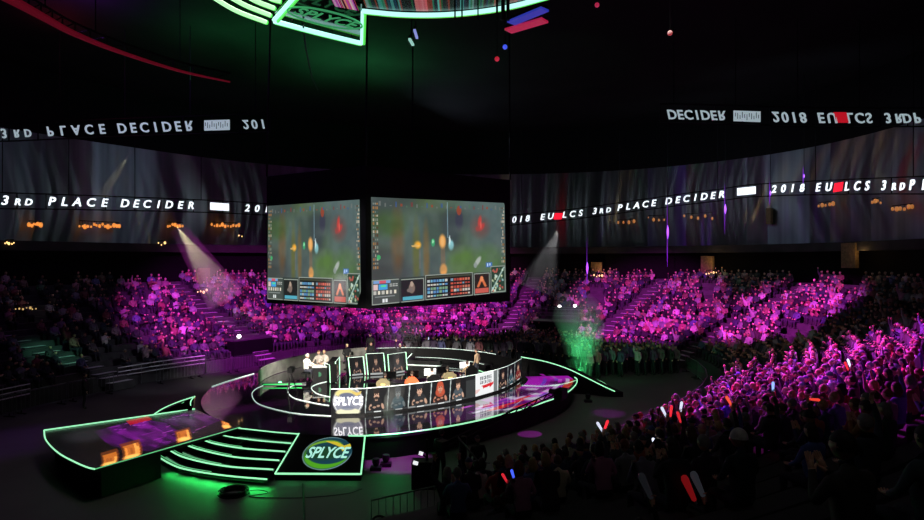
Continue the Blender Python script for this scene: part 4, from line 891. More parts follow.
# LED bars and small lamps hung under the ceiling
def bar(p0, p1, w, emit, power, label):
    t = thing('led_bar', (p0 + p1) / 2, label, 'LED bar'); MB().beam(p0, p1, w, .08).obj('lens', mat(f'bar{emit}{power}', (200, 200, 200), emit=emit, power=power), t)
    MB().beam(p0 + V((0, 0, .1)), p1 + V((0, 0, .1)), w * .8, .1).tube([(p0 + p1) / 2, V((((p0 + p1) / 2).x, ((p0 + p1) / 2).y, CEIL))], .025, 5).obj('mount', m_black, t)
def UZ(px, py, z): d = (z - H) * F / (CY - py); return V(((px - CX) / F * d, d, z))
bar(UZ(511, 23, 17), UZ(545, 9, 17), .45, (.02, .04, .55), .55, 'dim blue LED bar hanging right of the light canopy'); bar(UZ(508, 31, 17), UZ(545, 20, 17), .5, (.6, .01, .06), .55, 'red LED bar hanging right of the light canopy')
bar(UZ(409.5, 39, 17), UZ(413, 45, 17), .11, (.35, .7, .6), .8, 'small pale LED bar below the light canopy'); bar(UZ(414.5, 30, 17), UZ(417, 38, 17), .1, (.3, .35, .9), .7, 'small bluish LED bar below the light canopy')
def hung(nm, px, py, z, label, emit, power, r, **k):
    p = UZ(px, py, z); t = lamp_thing(nm, p, label, emit, power, r, **k); MB().tube([p + V((0, 0, r * .6)), V((p.x, p.y, CEIL))], .02, 5).obj('mount', m_black, t)
hung('blue_lamp', 505, 47, 18, 'small blue lamp under the ceiling right of the canopy', (.05, .1, .9), .9, .12)
hung('red_lamp', 497, 59, 18, 'small red lamp under the ceiling right of the canopy', (.7, .02, .03), .6, .13); hung('red_lamp', 597, 5, 18, 'faint red lamp near the top edge of the photo', (.7, .02, .08), .5, .10); hung('red_lamp', 670, 33, 18, 'faint red lamp alone in the dark ceiling at upper right', (.7, .05, .04), .5, .12); hung('red_lamp', 541, 19, 18, 'small red lamp just past the red LED bar', (.8, .02, .06), .6, .1)
# red edge truss, top left
tq = spline([UZ(-20, -16, 18), UZ(12, 0, 18), UZ(45, 18, 18), UZ(75, 34, 18), UZ(120, 52, 18), UZ(180, 71, 18), UZ(230, 82, 18)], 8)
tt = thing('curved_truss', tq[20], 'curved roof truss with dim red edge light at the upper left', 'truss')
MB().tube(tq, [.22 * (1 - .8 * i / len(tq)) for i in range(len(tq))], 6).obj('red_strip', mat('truss_red', (160, 20, 30), emit=(.5, .012, .05), power=.13), tt)
b = MB(); lo2 = [p + V((0, 0, .5)) for p in tq]; b.tube(lo2, .06, 5)
for i in range(0, len(tq) - 3, 3): b.beam(tq[i], lo2[i + 3], .04, .04); b.beam(tq[i], lo2[i], .04, .04)
for i in range(4, len(tq), 12): b.tube([lo2[i], V((lo2[i].x, lo2[i].y, CEIL))], .025, 5)
b.obj('chord', m_black, tt)
b = MB(); b.tube([UZ(303, 24, 15.9), UZ(306, 50, 17), UZ(312, 78, 18), UZ(318, 90, 18.5)], .035, 5); t_ = tag(b.obj('hanging_cable', m_black), 'thin black cable hanging from the ceiling below the light canopy', 'cable')
# vertical hanging pipes seen dark against the ghost image
for i, (px, w) in enumerate(((455, .03), (462, .03), (497, .04), (478, .025), (503, .07), (508, .06))):
    p = UZ(px, 14, 15.4); t_ = tag(MB().tube([p + V((0, 0, -.2)), V((p.x, p.y, CEIL))], w, 6).obj('hanging_pipe', m_black), ['thin', 'second thin', 'thick', 'very thin', 'widest', 'wide'][i] + ' black pipe hanging in front of the canopy\'s right side', 'pipe', 'pipes hanging before the canopy')

# ================================================================== lamps on and under the rear wall
def on_wall(px, py, off=15.4):
    t = pix_ring(px, off); p = ring(t, off); p.z = H - (py - CY) * p.y / F; return t, p
def in_stand(px, py, lift=.7):                                            # nearest row from the top where this sight line clears the seats
    off = 14.6
    while off > 1:
        t, p = on_wall(px, py, off)
        if p.z > rowz(int((off - OFF0) / ROW_D)) + lift: return t, p, off
        off -= .1
    return t, p, off
AMB = (1.0, .42, .08)
def lamp_row(name, px0, px1, py, n, label, r=.10, emit=AMB, power=1.6, off=15.4, jit=.15, sz=1.4):
    t = thing(name, on_wall((px0 + px1) / 2, py, off)[1], label, 'lamps', 'amber lamp rows along the rear wall')
    m_ = mat(f'amber{emit}{power}', (240, 200, 140), emit=emit, power=power); rd = random.Random(int(px0 * 7))
    ps = []
    for i in range(n):
        px = px0 + (px1 - px0) * (i / (n - 1) if n > 1 else .5); pyj = py + rd.uniform(-1, 1) * jit * 10; p = on_wall(px, pyj, off)[1] if py < 250 else in_stand(px, pyj, 1.45)[1]; ps.append(p)
        rr_ = r * rd.uniform(.5, 1.2); b = MB(); b.lathe([(rr_ * math.sin(PI * k / 5), -rr_ * math.cos(PI * k / 5) * sz) for k in range(6)], p, 7); b.obj('bulb', m_, t)
    b = MB(); z = max(p.z for p in ps) + .2
    for p in ps: b.tube([p, V((p.x, p.y, z))], .015, 4)
    b.tube([V((p.x, p.y, z)) for p in ps] if n > 1 else [V((ps[0].x, ps[0].y, z)), V((ps[0].x + .3, ps[0].y, z))], .03, 4); b.obj('rail', m_black, t); return t
DORG = (.9, .28, .04)
for a in [(30, 41, 225, 6, 'short row of orange lamps below the letters 3RD'), (80, 120, 225.5, 15, 'long row of orange lamps below the letters PLACE'), (168, 183, 225.5, 7, 'row of orange lamps below the letters DECIDER'), (212, 239, 225.5, 11, 'row of orange lamps below the left sponsor plate'),
          (618, 634, 221, 4, 'dim orange lamps below PLACE right of the screens'), (648, 664, 219, 4, 'dim orange lamps left of the first violet light'), (684, 712, 217, 5, 'dim orange lamps below DECIDER right of the screens'), (818, 833, 205, 5, 'dim orange lamps right of the screens below the letters EU'), (872, 880, 202, 4, 'orange lamp cluster below the letters LCS at right'), (892, 912, 208, 6, 'row of orange lamps at the far right below the ribbon')]:
    lamp_row('orange_lamp_row', *a, r=.13, emit=DORG, power=1.0 if a[0] < 300 else .35)
for a in [(6, 14, 243, 5, 'five upright amber lamps at the left edge'), (17, 37, 308, 7, 'low amber lamp row in the dark left stand'), (159, 165, 244, 3, 'small amber lamp group left of the light beam'), (198, 207, 291, 4, 'amber lamps in the doorway left of the video screens'), (239, 242, 236, 2, 'single warm lamp under the left sponsor plate'),
          (506, 509, 276, 2, 'amber lamp right beside the video screens'), (594, 602, 276, 4, 'amber lamps in the doorway right of the first violet light'), (706, 716, 273, 5, 'amber lamps beside the pale pillar')]:
    lamp_row('wall_lamp_row', *a, r=.085 if a[0] != 17 else .06, emit=(1.0, .62, .22), power=1.8 if a[0] != 17 else .6, jit=.12, off=14.6 if a[2] > 240 else 15.4, sz=1.3)
m_beige = mat('beige_pillar', (104, 86, 62), .9, noise=.3, spec=.1)
for px, p0, p1, w, lb in ((203, 268, 294, 12, 'amber-lit doorway pillar behind the left crowd'), (597, 262, 280, 11, 'amber-lit pillar right of the violet light'), (708, 256, 276, 12, 'pale amber-lit pillar behind the right crowd'), (851, 243, 268, 15, 'big beige pillar at the far right above the crowd'), (505, 250, 278, 6, 'narrow amber-lit pillar beside the video screens'), (770, 208, 224, 5, 'small orange-lit post below the right ribbon')):
    t, a = in_stand(px, p1, .02)[:2] if px != 770 else on_wall(px, p1, 15.6); z1 = H - (p0 - CY) * a.y / F; ww = w * a.y / F
    o = MB().box((a.x, a.y + .15, (a.z + z1) / 2), (ww, .4, z1 - a.z), t - PI / 2).obj('pillar', m_beige); tag(o, lb, 'pillar', 'pillars along the rear of the stands')
VIO = (.42, .06, 1.0)
for px, py, h, lb in ((587, 268, 60, 'violet light on the rear wall above the smoke'), (667.5, 232, 70, 'violet light right of the letters PLACE'), (725, 209, 50, 'violet light between DECIDER and the right sponsor plate'), (770, 193, 26, 'violet light left of the year at far right'), (804, 176, 20, 'small violet light above the year at far right')):
    p = on_wall(px, py, 11.5)[1]; k = p.y / F
    t = lamp_thing('violet_light', p, lb, VIO, 1.8, 1.1 * k if py > 200 else .7 * k, 'lamp', 'violet stage lights along the rear wall', axis=(0, 0, 1), len_=h * k * .2)
    vb = MB(); vp = [V((p.x, p.y + .12, p.z + h * k * (q / 10 - .5))) for q in range(11)]; vb.tube(vp, [.55 * k * max(.1, math.sin(PI * (q + .3) / 10.6)) for q in range(11)], 6); vb.obj('flare_streak', mat('violet_flare', (120, 60, 200), emit=(.20, .02, .50), power=.55), t)  # light streak around the lens, built as a dim glowing tube
    MB().tube([p, V((p.x, p.y, p.z + h * k * .6)), V((p.x, p.y, CEIL))], .02, 5).obj('mount', m_black, t)

# ================================================================== camera platforms in the stands
def platform(px, py, off, w, label, lamps, purple=False):
    t0 = pix_ring(px, off); k = int((off - OFF0) / ROW_D); z = rowz(k) + .9
    t = thing('camera_platform', ring(t0, off, rowz(k) * 0), label, 'platform', 'camera platforms in the stands'); R = RIN(t0) + off; a = w / 2 / R
    q = [ring(t0 - a, off - 1.4, z), ring(t0 + a, off - 1.4, z), ring(t0 + a, off + .9, z), ring(t0 - a, off + .9, z)]
    MB().prism(q[::-1], .12).obj('deck', mat('platform_deck', (58, 54, 58), .85), t)
    sk_ = MB(); n_ = V((0, 0, -.12)); sk_.quad(q[0] + n_, q[1] + n_, V((q[1].x, q[1].y, .0)), V((q[0].x, q[0].y, .0))); sk_.quad(q[1] + n_, q[2] + n_, V((q[2].x, q[2].y, 0)), V((q[1].x, q[1].y, 0))); sk_.quad(q[3] + n_, q[0] + n_, V((q[0].x, q[0].y, 0)), V((q[3].x, q[3].y, 0))); sk_.obj('skirt', m_black, t)
    rl = MB(); u1 = V((0, 0, 1.05))
    for i in range(3): rl.tube([q[i] + u1, q[(i + 1) % 4] + u1], .03, 5); rl.tube([q[i] + u1 * .5, q[(i + 1) % 4] + u1 * .5], .02, 5); rl.tube([q[i], q[i] + u1], .03, 5)
    rl.tube([q[3], q[3] + u1], .03, 5); rl.tube([q[3] + u1, q[0] + u1], .03, 5); rl.obj('railing', m_steel, t)
    for lx, ly, lb in lamps:
        p = A(lx, ly, q[2].y - .5); l = thing('work_light', p, lb, 'lamp', 'work lights on the camera platforms')
        MB().lathe([(.02, -.12), (.13, -.08), (.16, .02), (.11, .12), (.02, .14)], p, 8).obj('lens', mat('work_light_glow', (250, 250, 250), emit=(1, .97, .92), power=4), l)
        MB().tube([p + V((0, .05, -.1)), V((p.x, p.y + .05, z))], .03, 5).obj('pole', m_black, l)
    return t
platform(800, 335, 2.6, 4.6, 'dark camera platform with two white lamps in the right stands', [(803, 315.5, 'left white lamp on the right camera platform'), (819, 317, 'right white lamp on the right camera platform')])
platform(560, 322, 2.4, 4.4, 'camera platform with two white lamps behind the green smoke', [(559.5, 306.5, 'left white lamp above the purple-lit platform'), (575, 306, 'right white lamp above the purple-lit platform')])
platform(243, 345, 2.0, 3.4, 'dark camera platform left of the video screens', [(239, 336.5, 'single white lamp left of the video screens')])

# ================================================================== floor props
def barrier(p0, p1, label, bars=11, h=1.08):
    t = thing('crowd_barrier', (p0 + p1) / 2, label, 'barrier', 'steel crowd barriers along the floor edge')
    u = V((0, 0, 1)); b = MB(); b.tube([p0 + u * .06, p0 + u * h, p1 + u * h, p1 + u * .06], .024, 5); b.tube([p0 + u * .18, p1 + u * .18], .02, 5); b.obj('frame', m_steel, t)
    b = MB()
    for i in range(1, bars): p = p0.lerp(p1, i / bars); b.tube([p + u * .18, p + u * h], .010, 4)
    b.obj('bars', m_steel, t)
    d = (p1 - p0).normalized(); n = V((-d.y, d.x, 0)); b = MB()
    for p in (p0.lerp(p1, .1), p0.lerp(p1, .9)): b.beam(p - n * .3 + u * .03, p + n * .3 + u * .03, .06, .04); b.beam(p + u * .03, p + u * .2, .04, .04)
    b.obj('feet', m_black, t)
CARD = lambda n: ORD[n] if n < 20 else ('twenty-' + ORD[n - 20] if n < 29 else 'thirtieth' if n == 29 else 'thirty-' + ORD[n - 30] if n < 39 else 'fortieth' if n == 39 else 'forty-' + ORD[min(n - 40, 18)])
nb = 0; t = math.radians(-108); ORD = 'first second third fourth fifth sixth seventh eighth ninth tenth eleventh twelfth thirteenth fourteenth fifteenth sixteenth seventeenth eighteenth nineteenth twentieth'.split()
while t < math.radians(196):
    dt = 2.3 / (RIN(t) - .7); p0, p1 = ring(t, -.7), ring(t + dt * .96, -.7); a = proj(p0 + V((0, 0, .5))); c2 = proj(p1 + V((0, 0, .5)))
    mid = (p0 + p1) / 2; clear = all(abs(((t + dt / 2 - v + PI) % (2 * PI)) - PI) * RIN(v) > 1.6 for v in AISLES.values())
    if min(p0.y, p1.y) > 12 and -10 < a[0] < 934 and 0 < a[1] < 530 and clear:
        dg = math.degrees(t); zone = 'along the near right stand' if dg < -5 else 'along the far right stand' if dg < 55 else 'behind the stage' if dg < 115 else 'along the left stand'
        barrier(p0, p1, f'steel crowd barrier {zone}, {CARD(nb)} in the run from the right'); nb += 1
    t += dt
def guard(px0, px1, label):
    t0, t1 = pix_ring(px0, .1), pix_ring(px1, .1); g = thing('row_edge_rail', ring((t0 + t1) / 2, .1), label, 'railing', 'guard rails before the left stand')  # pale lines of lit row edges, added in the shape of rails
    q = [ring(t0 + (t1 - t0) * i / 16, .1) for i in range(17)]
    for z in (.75, 1.0, 1.25): MB().tube([p + V((0, 0, z)) for p in q], .035, 5).obj('rail', m_pale, g)
    for p in q[::4]: MB().tube([p, p + V((0, 0, 1.27))], .03, 5).obj('post', m_steel, g)
m_pale = mat('pale_row_edge', (200, 196, 200), .5)
guard(118, 205, 'pale triple guard rail in front of the left stand, beside the left aisle stair'); guard(-5, 32, 'pale triple guard rail at the left edge of the photo')
# jib crane
jb = thing('camera_crane', G(463, 489, 0), 'black camera crane reaching over the stage from the near floor', 'camera crane')
base = G(463, 489, 0); pv = base + V((0, 0, 1.75))
b = MB(); b.tube([base, pv], .13, 8)
for k in range(3): a = k * 2.09 + .5; b.tube([base + V((0, 0, .9)), base + V((.75 * math.cos(a), .75 * math.sin(a), .03))], .05, 6)
b.obj('pedestal', m_black, jb)
tip = A(560, 390.5, 24.5); tail = pv - (tip - pv).normalized() * 1.0
b = MB(); u = V((0, 0, .085))
b.tube([tail + u, tip + u], .028, 6); b.tube([tail - u, tip - u], .028, 6); d = (tip - tail) / 22
for i in range(22): b.beam(tail + d * i + (u if i % 2 else -u), tail + d * (i + 1) + (-u if i % 2 else u), .03, .03)
b.obj('boom', m_black, jb)
b = MB(); b.box(tail, (.34, .28, .34), math.atan2(tip.y - pv.y, tip.x - pv.x)); b.obj('counterweight', m_black, jb)
b = MB(); b.box(tip + V((.05, .1, -.15)), (.35, .6, .4), -.6); b.tube([tip + V((-.1, .35, -.15)), tip + V((-.3, .65, -.17))], .11, 8); b.obj('camera_head', m_black, jb)
b = MB(); b.tube([A(458, 437, 19.4), A(478, 461, 19.2), A(490, 463, 19)], .03, 5); b.obj('brace', m_steel, jb)
# monitors of the crane operator
mc = thing('monitor_cart', G(424, 487, 0), 'dark monitor cart with two small lit screens on the near floor', 'cart')
cb = G(424, 487, 0); b = MB(); b.box(cb + V((0, 0, .45)), (.8, .5, .9)); b.tube([cb + V((.1, 0, .9)), cb + V((.1, 0, 1.6))], .05, 6); b.obj('cart_body', m_black, mc)
for px, py, w, h in ((415.5, 463, 5, 3.6), (421, 453.5, 4.2, 3.6)):
    p = A(px, py, cb.y - .3); k = p.y / F; s = link('screen', MB().box((0, 0, 0), (w * k, .02, h * k)).mesh('screen', mat('small_screen', (240, 240, 240), emit=(.9, .92, .95), power=1.0)), mc); s.parent = None; s.matrix_world = M.Translation(p) @ M.Rotation(.3, 4, 'Y'); s.parent = mc; s.matrix_parent_inverse = M.Translation(mc.location).inverted()
    MB().box(p + V((0, .06, 0)), (w * k * 1.2, .08, h * k * 1.25)).tube([p + V((0, .08, 0)), V((cb.x + .1, cb.y, p.z - .25))], .025, 5).obj('casing', m_black, mc)
person('standing, working', G(433, 484, 0) + V((.25, -.15, 0)), face_to((0, 0), (.4, 1)), (22, 22, 24), (40, 30, 26), 'short', 'crane operator in black standing beside the monitor cart', 'crew on the floor', 1.02)
person('standing', G(478, 492, 0), face_to((0, 0), (-.3, 1)), (26, 26, 28), (50, 38, 30), 'cap', 'crew member in dark clothes and cap standing by the crane', 'crew on the floor')
person('standing', G(84, 409, 0), face_to((0, 0), (.6, .4)), (30, 32, 34), (40, 30, 26), 'short', 'crew member in grey standing on the dark floor at left', 'crew on the floor')
# cable coil and cables on the floor
cl = MB(); c0 = G(234, 494, 0); rd = random.Random(3)
for k in range(9):
    r = .30 + .02 * k - .012 * (k // 3); cl.tube([c0 + V((r * 1.1 * math.cos(a * PI / 14) + rd.uniform(-.02, .02), r * math.sin(a * PI / 14) + rd.uniform(-.02, .02), .03 + .035 * (k % 4))) for a in range(28)], .022, 5, True)
tag(cl.obj('cable_coil', m_black), 'coiled black cable lying on the green-lit floor', 'cable')
tag(MB().tube(spline([G(243, 492, 0), G(258, 490, 0), G(268, 493, 0), G(250, 497, 0), G(300, 498, 0), G(345, 494, 0), G(362, 489, 0)], 8), .016, 5).obj('floor_cable', m_black), 'thin black cable running over the floor from the coil', 'cable')
tag(MB().tube(spline([G(303, 484, .02), G(304, 500, .02), G(305, 530, .02), G(306, 560, .02)], 5), .035, 5).obj('floor_cable', m_black), 'thick black cable running from the logo panel toward the camera', 'cable')
tag(MB().tube(spline([G(374, 540, .5), G(372, 522, .9), G(378, 516, 1.0), G(386, 520, .9), G(388, 540, .5)], 6), .03, 5).obj('bent_pipe', m_black), 'bent black pipe at the bottom edge of the photo', 'pipe')
for i, (px, py) in enumerate(((376, 470), (386, 466), (588, 402))):
    p = G(px, py, 0); t = thing('floor_light', p, ['low floor spotlight right of the logo panel', 'second floor spotlight right of the logo panel', 'floor spotlight below the right end of the stage'][i], 'lamp', 'floor spotlights')
    MB().box(p + V((0, 0, .06)), (.4, .3, .12)).obj('base', m_black, t); MB().lathe([(.09, -.12), (.14, 0), (.13, .14)], p + V((0, 0, .28)), 10).obj('head', m_black, t)

# ================================================================== the audience
def tier(off): return rowz(int((off - OFF0) / ROW_D)) if off >= OFF0 else 0
RED, BLU, WHT = (.95, .03, .05), (.06, .12, 1.0), (.75, .8, 1.0)
STICKS = []; HOLD = []
def hold_depth(px, py, lo, hi):                                         # distance at which a raised stick stands over its tier
    best = None
    for i in range(400):
        d = lo + (hi - lo) * i / 400; q = A(px, py, d); t, o = polar(q.x, q.y); e_ = abs(q.z - (tier(o) + 1.9))
        if o > .5 and (best is None or e_ < best[0]): best = (e_, d)
    return best[1] if best else (lo + hi) / 2
def holder_spot(px, py, d, tilt, ln):
    p = A(px, py, d); a = V(tilt).normalized(); h = V((.27, .16, 1.585)); rz = math.atan2(C.y - p.y, C.x - p.x) - PI / 2; g = p - a * ln * .56
    return V((g.x - (h.x * math.cos(rz) - h.y * math.sin(rz)), g.y - (h.x * math.sin(rz) + h.y * math.cos(rz)), g.z - h.z)), rz
for px, py, em, pw, rgb, lb, ti in ((505, 478.5, RED, .7, (200, 30, 40), 'red cheering stick by the crane, beside a blue one', (-.6, 0, 1)), (513, 475, BLU, 1.2, (60, 80, 220), 'blue cheering stick by the crane, beside a red one', (-.3, 0, 1)), (600, 427, WHT, 1.0, (220, 225, 250), 'bluish white cheering stick at the edge of the stand', (-.6, 0, 1)), (606, 425.5, RED, 1.1, (220, 40, 40), 'red cheering stick at the edge of the stand', (.3, 0, .8)),
                               (664, 412, WHT, 1.0, (220, 225, 250), 'white cheering stick left of a red pair', (-.5, 0, 1)), (671, 411, RED, .9, (220, 40, 40), 'red cheering stick between two white ones', (.1, 0, 1)), (681, 407, WHT, 1.0, (220, 225, 250), 'white cheering stick right of the red pair', (.15, 0, 1)), (679, 417, RED, .7, (220, 40, 40), 'lower red cheering stick below the white one', (-.3, 0, 1)), (654.5, 443.5, WHT, 1.4, (230, 235, 250), 'white cheering stick alone in the dark crowd', (-.3, 0, 1)),
                               (729, 401, (.95, .10, .05), 1.0, (220, 60, 40), 'orange-red cheering stick in the purple crowd', (-.6, 0, 1)), (814, 399.5, (.95, .06, .04), .9, (220, 50, 40), 'red cheering stick held flat in the purple crowd', (1, 0, -.1)), (849, 363, WHT, 1.6, (240, 240, 250), 'white cheering stick held high in the purple crowd', (-.35, 0, 1)), (846.5, 366, RED, 1.0, (220, 40, 40), 'red cheering stick beside the high white one', (-.4, 0, 1)), (773, 387, (.3, .5, 1.0), 1.2, (200, 215, 250), 'pale blue cheering stick in the middle of the purple crowd', (0, 0, 1))):
    d = hold_depth(px, py, 12, 26); ok_ = px not in (606, 679, 671, 846.5); STICKS.append((px, py, d, em, pw, rgb, lb, ok_, ti, .24, .028))
for px, py, em, pw, rgb, lb in ((689, 488, (.6, .015, .02), .22, (120, 18, 24), 'large dim red cheering stick near the camera'), (698, 484, (.3, .32, .4), .05, (70, 70, 76), 'large pale cheering stick near the camera, right of the red one'), (646, 486, (.3, .32, .4), .02, (44, 44, 48), 'faint grey cheering stick in the dark foreground')):
    d = hold_depth(px, py, 8.5, 14); STICKS.append((px, py, d, em, pw, rgb, lb, px != 689, (-.45, 0, 1), .40, .05))
for a in STICKS:
    if a[7]: HOLD.append(holder_spot(a[0], a[1], a[2], a[8], a[9])[0])
NAMES = {(52, 54, 62): 'charcoal', (30, 30, 34): 'black', (168, 60, 58): 'red', (70, 84, 150): 'blue', (190, 186, 182): 'white', (120, 120, 124): 'grey', (96, 70, 120): 'purple', (150, 96, 66): 'brown', (60, 96, 72): 'green', (186, 120, 140): 'pink', (44, 50, 84): 'navy'}
SH = list(NAMES); WT = [8, 10, 3, 1.5, 4, 5, 2, 2, 1, 3, 3]
HC = {(40, 30, 26): 'dark', (86, 60, 42): 'brown', (176, 144, 96): 'blond', (24, 22, 22): 'black', (120, 66, 40): 'auburn', (120, 118, 116): 'grey'}
PO = list(POSES)[:8]; PW = [5, 3, 1.2, .8, 2, 2, 1, 1.5]
def inframe(p, m=14): a = proj(p); return p[1] > 2 and -m < a[0] < 924 + m and -m < a[1] < 520 + m
seats = []
for k in range(NROW):
    off = OFF0 + ROW_D * k + .66; t = -PI + random.random() * .05
    while t < PI:
        R = RIN(t) + off; t += random.uniform(.54, .66) / R
        p = ring(t, off, rowz(k))
        if p.y < 3.0 or not inframe(p + V((0, 0, 1.2))): continue
        if any(abs(((t - v + PI) % (2 * PI)) - PI) * R < (.95 if n_ != 'centre' else .75) for n_, v in AISLES.items()): continue
        px, py = proj(p + V((0, 0, 1.2)))
        if (778 < px < 826 and 312 < py < 346 and p.y > 35) or (541 < px < 580 and 303 < py < 338) or (228 < px < 262 and 332 < py < 360): continue
        near = p.y < 30 and p.x > -6 and t < math.radians(15)
        if random.random() > (.94 if near else .86): continue
        if p.y < 8.0 or (p.y < 20 and px < 446 + 20 * random.random()): continue
        if any((p - q).length < .60 for q in HOLD) or any(abs(px - u) < 9 and py > v_ - 2 and p.y > 35 and py < v_ + 22 for u, v_ in ((203, 292), (597, 280), (708, 276), (851, 266), (27, 308))): continue
        if p.y < 11.5 and random.random() > .40: continue
        if px < 150 and p.y > 20 and random.random() > .55: continue
        seats.append((math.hypot(p.x, p.y), p, t, k))
seats.sort(key=lambda s: s[0])
indiv = seats[:283]; rest = seats[283:]
fixed = [(A(740, 500, 8.2), 'beanie', (26, 26, 28)), (A(826, 505, 5.2), 'short', (40, 40, 42)), (A(868, 500, 6.0), 'short', (60, 60, 62))]
for q, hk, sh in fixed:
    t, off = polar(q.x, q.y); k = int((off - OFF0) / ROW_D); p = ring(t, OFF0 + ROW_D * k + .66, rowz(k)); indiv = [s for s in indiv if (s[1] - p).length > .62]; indiv.append((math.hypot(p.x, p.y), p, t, k, hk, sh))
rows = {}
for s in indiv: rows.setdefault(s[3], []).append(s)
words_h = {'short': 'short {} hair', 'long': 'long {} hair', 'cap': 'a cap', 'beanie': 'a knit cap'}
CARD = lambda n: ORD[n] if n < 20 else ('twenty-' + ORD[n - 20] if n < 29 else 'thirtieth' if n == 29 else 'thirty-' + ORD[n - 30] if n < 39 else 'fortieth' if n == 39 else 'forty-' + ORD[min(n - 40, 8)])
for k, ss in rows.items():
    ss.sort(key=lambda s: proj(s[1])[0])
    for i, s in enumerate(ss):
        p, t = s[1], s[2]; po = random.choices(PO, PW)[0]; sh = s[5] if len(s) > 5 else random.choices(SH, WT)[0]; hc = random.choice(list(HC)); hk = s[4] if len(s) > 5 else random.choices(['short', 'long', 'cap', 'beanie'], [5, 3, 1, .4])[0]
        rz = face_to(p, (C.x + random.uniform(-3, 3), C.y)) * .6 + (t + PI / 2) % (2 * PI) * .4 if False else face_to(p, (C.x + random.uniform(-3, 3), C.y + random.uniform(-3, 3)))
        cn = NAMES.get(sh, 'dark')
        sh2 = tuple(min(255, max(8, c + random.randint(-14, 14))) for c in sh); hc2 = hc if hk in ('short', 'long') else random.choices(SH, WT)[0]
        if len(s) > 5 and hk == 'beanie': hc2 = (214, 212, 208)
        person(po, p, rz, sh2, hc2, hk, f'spectator in {cn}, {words_h[hk].format(HC[hc])}, {po}, {CARD(i)} from left, {CARD(k)} near row', f'spectators in the near right stand', random.uniform(.95, 1.06))
# the remaining audience, further away: one mass
def low_person(name, seated, armset):
    me = make_pose(name, seated, armset, random.uniform(0, .1), random.uniform(-.4, .4), 0, fingers=False, sub=0); P = POSES.pop(name)
    vs = np.array([tuple(v.co) for v in me.vertices]); fs = [tuple(p.vertices) for p in me.polygons]; mi = [p.material_index for p in me.polygons]
    n0 = len(vs) - 18 * 13 - 2; keep = [i for i, f in enumerate(fs) if max(f) < n0]                       # low head instead of the full one
    bm = bmesh.new(); bmesh.ops.create_icosphere(bm, subdivisions=1, radius=1); hv = np.array([(v.co.x * .08, v.co.y * .1, v.co.z * .12) for v in bm.verts]) + np.array(P['head']); bm.verts.index_update()
    hf = [tuple(v.index + n0 for v in f.verts) for f in bm.faces]; hm = [6 if (bm.faces[:][i].calc_center_median().z > .25 or bm.faces[:][i].calc_center_median().y < -.2) else 0 for i in range(len(hf))]; bm.free()
    bpy.data.meshes.remove(me)
    return np.vstack([vs[:n0], hv]), [fs[i] for i in keep] + hf, [mi[i] for i in keep] + hm
LAPl = [a_(s, (s * .27, .06, .83), (s * .12, .30, .70), (-s * .4, .8, -.2)) for s in (-1, 1)]
LOW = [low_person('l1', True, LAPl), low_person('l2', True, [a_(s, (s * .27, .12, .86), (s * .07, .33, 1.02), (0, .4, .8)) for s in (-1, 1)]), low_person('l3', True, [LAPl[0], a_(1, (.30, .08, 1.28), (.27, .14, 1.53), (0, .1, 1))])]
STD = [low_person('l4', False, [a_(s, (s * .28, -.02, 1.2), (s * .27, .10, .95), (0, .2, -1)) for s in (-1, 1)]), low_person('l5', False, [a_(-1, (-.28, -.02, 1.2), (-.27, .10, .95), (0, .2, -1)), a_(1, (.33, .06, 1.56), (.30, .10, 1.84), (0, .1, 1))])]
VS, FS, CS = [], [], []; base_n = 0
m_mass = mat('audience', (128, 128, 128), .8, attr='tint')
def put_low(tpl, p, rz, sc):
    global base_n
    v, fs, mi = tpl; c, s = math.cos(rz) * sc, math.sin(rz) * sc
    w = np.stack([v[:, 0] * c - v[:, 1] * s + p.x, v[:, 0] * s + v[:, 1] * c + p.y, v[:, 2] * sc + p.z], 1); VS.append(w)
    sh = np.array(lin(tuple(min(255, max(8, q + random.randint(-14, 14))) for q in random.choices(SH, WT)[0]))); sh = tuple((sh * .55 + sh.mean() * .45) * random.uniform(.5, 1.25)); hr = lin(random.choice(list(HC))); sk = lin(random.choice([(214, 168, 142), (196, 150, 122), (150, 108, 84), (226, 184, 160)])); tr_ = lin((36, 38, 48)); tb = {0: sk, 1: sh, 2: tr_, 3: (.02, .02, .02), 6: hr}
    for f, m_ in zip(fs, mi): FS.append(tuple(i + base_n for i in f)); CS.append(tb.get(m_, sk))
    base_n += len(v)
for _, p, t, k in rest:
    put_low(random.choices(LOW, [6, 3, 1])[0], p, face_to(p, (C.x + random.uniform(-4, 4), C.y)), random.uniform(.94, 1.08))
r_ = 0; t = math.radians(24)
for oi in range(12):
    off = -1.5 - oi * .62; t = math.radians(18)
    while t < math.radians(100):
        t += random.uniform(.5, .75) / (RIN(t) + off); p = ring(t, off + random.uniform(-.15, .15), 0); px, py = proj(p + V((0, 0, 1.6)))
        if px < 405 or (p - C).length < 11.2 or random.random() > .9: continue
        if p.x > 6.5 and p.y < 38: continue
        put_low(random.choices(STD, [6, 1])[0], p, face_to(p, (C.x, C.y)), random.uniform(.95, 1.08))
me = bpy.data.meshes.new('audience'); me.from_pydata(np.vstack(VS), [], FS); me.update()
at = me.attributes.new('tint', 'FLOAT_COLOR', 'FACE'); cc = np.ones((len(FS), 4), np.float32); cc[:, :3] = np.array(CS); at.data.foreach_set('color', cc.ravel()); me.materials.append(m_mass); me.polygons.foreach_set('use_smooth', [True] * len(FS))
au = link('distant_audience', me); tag(au, 'crowd of distant spectators filling the far stands and the floor behind the stage', 'audience', kind='stuff')
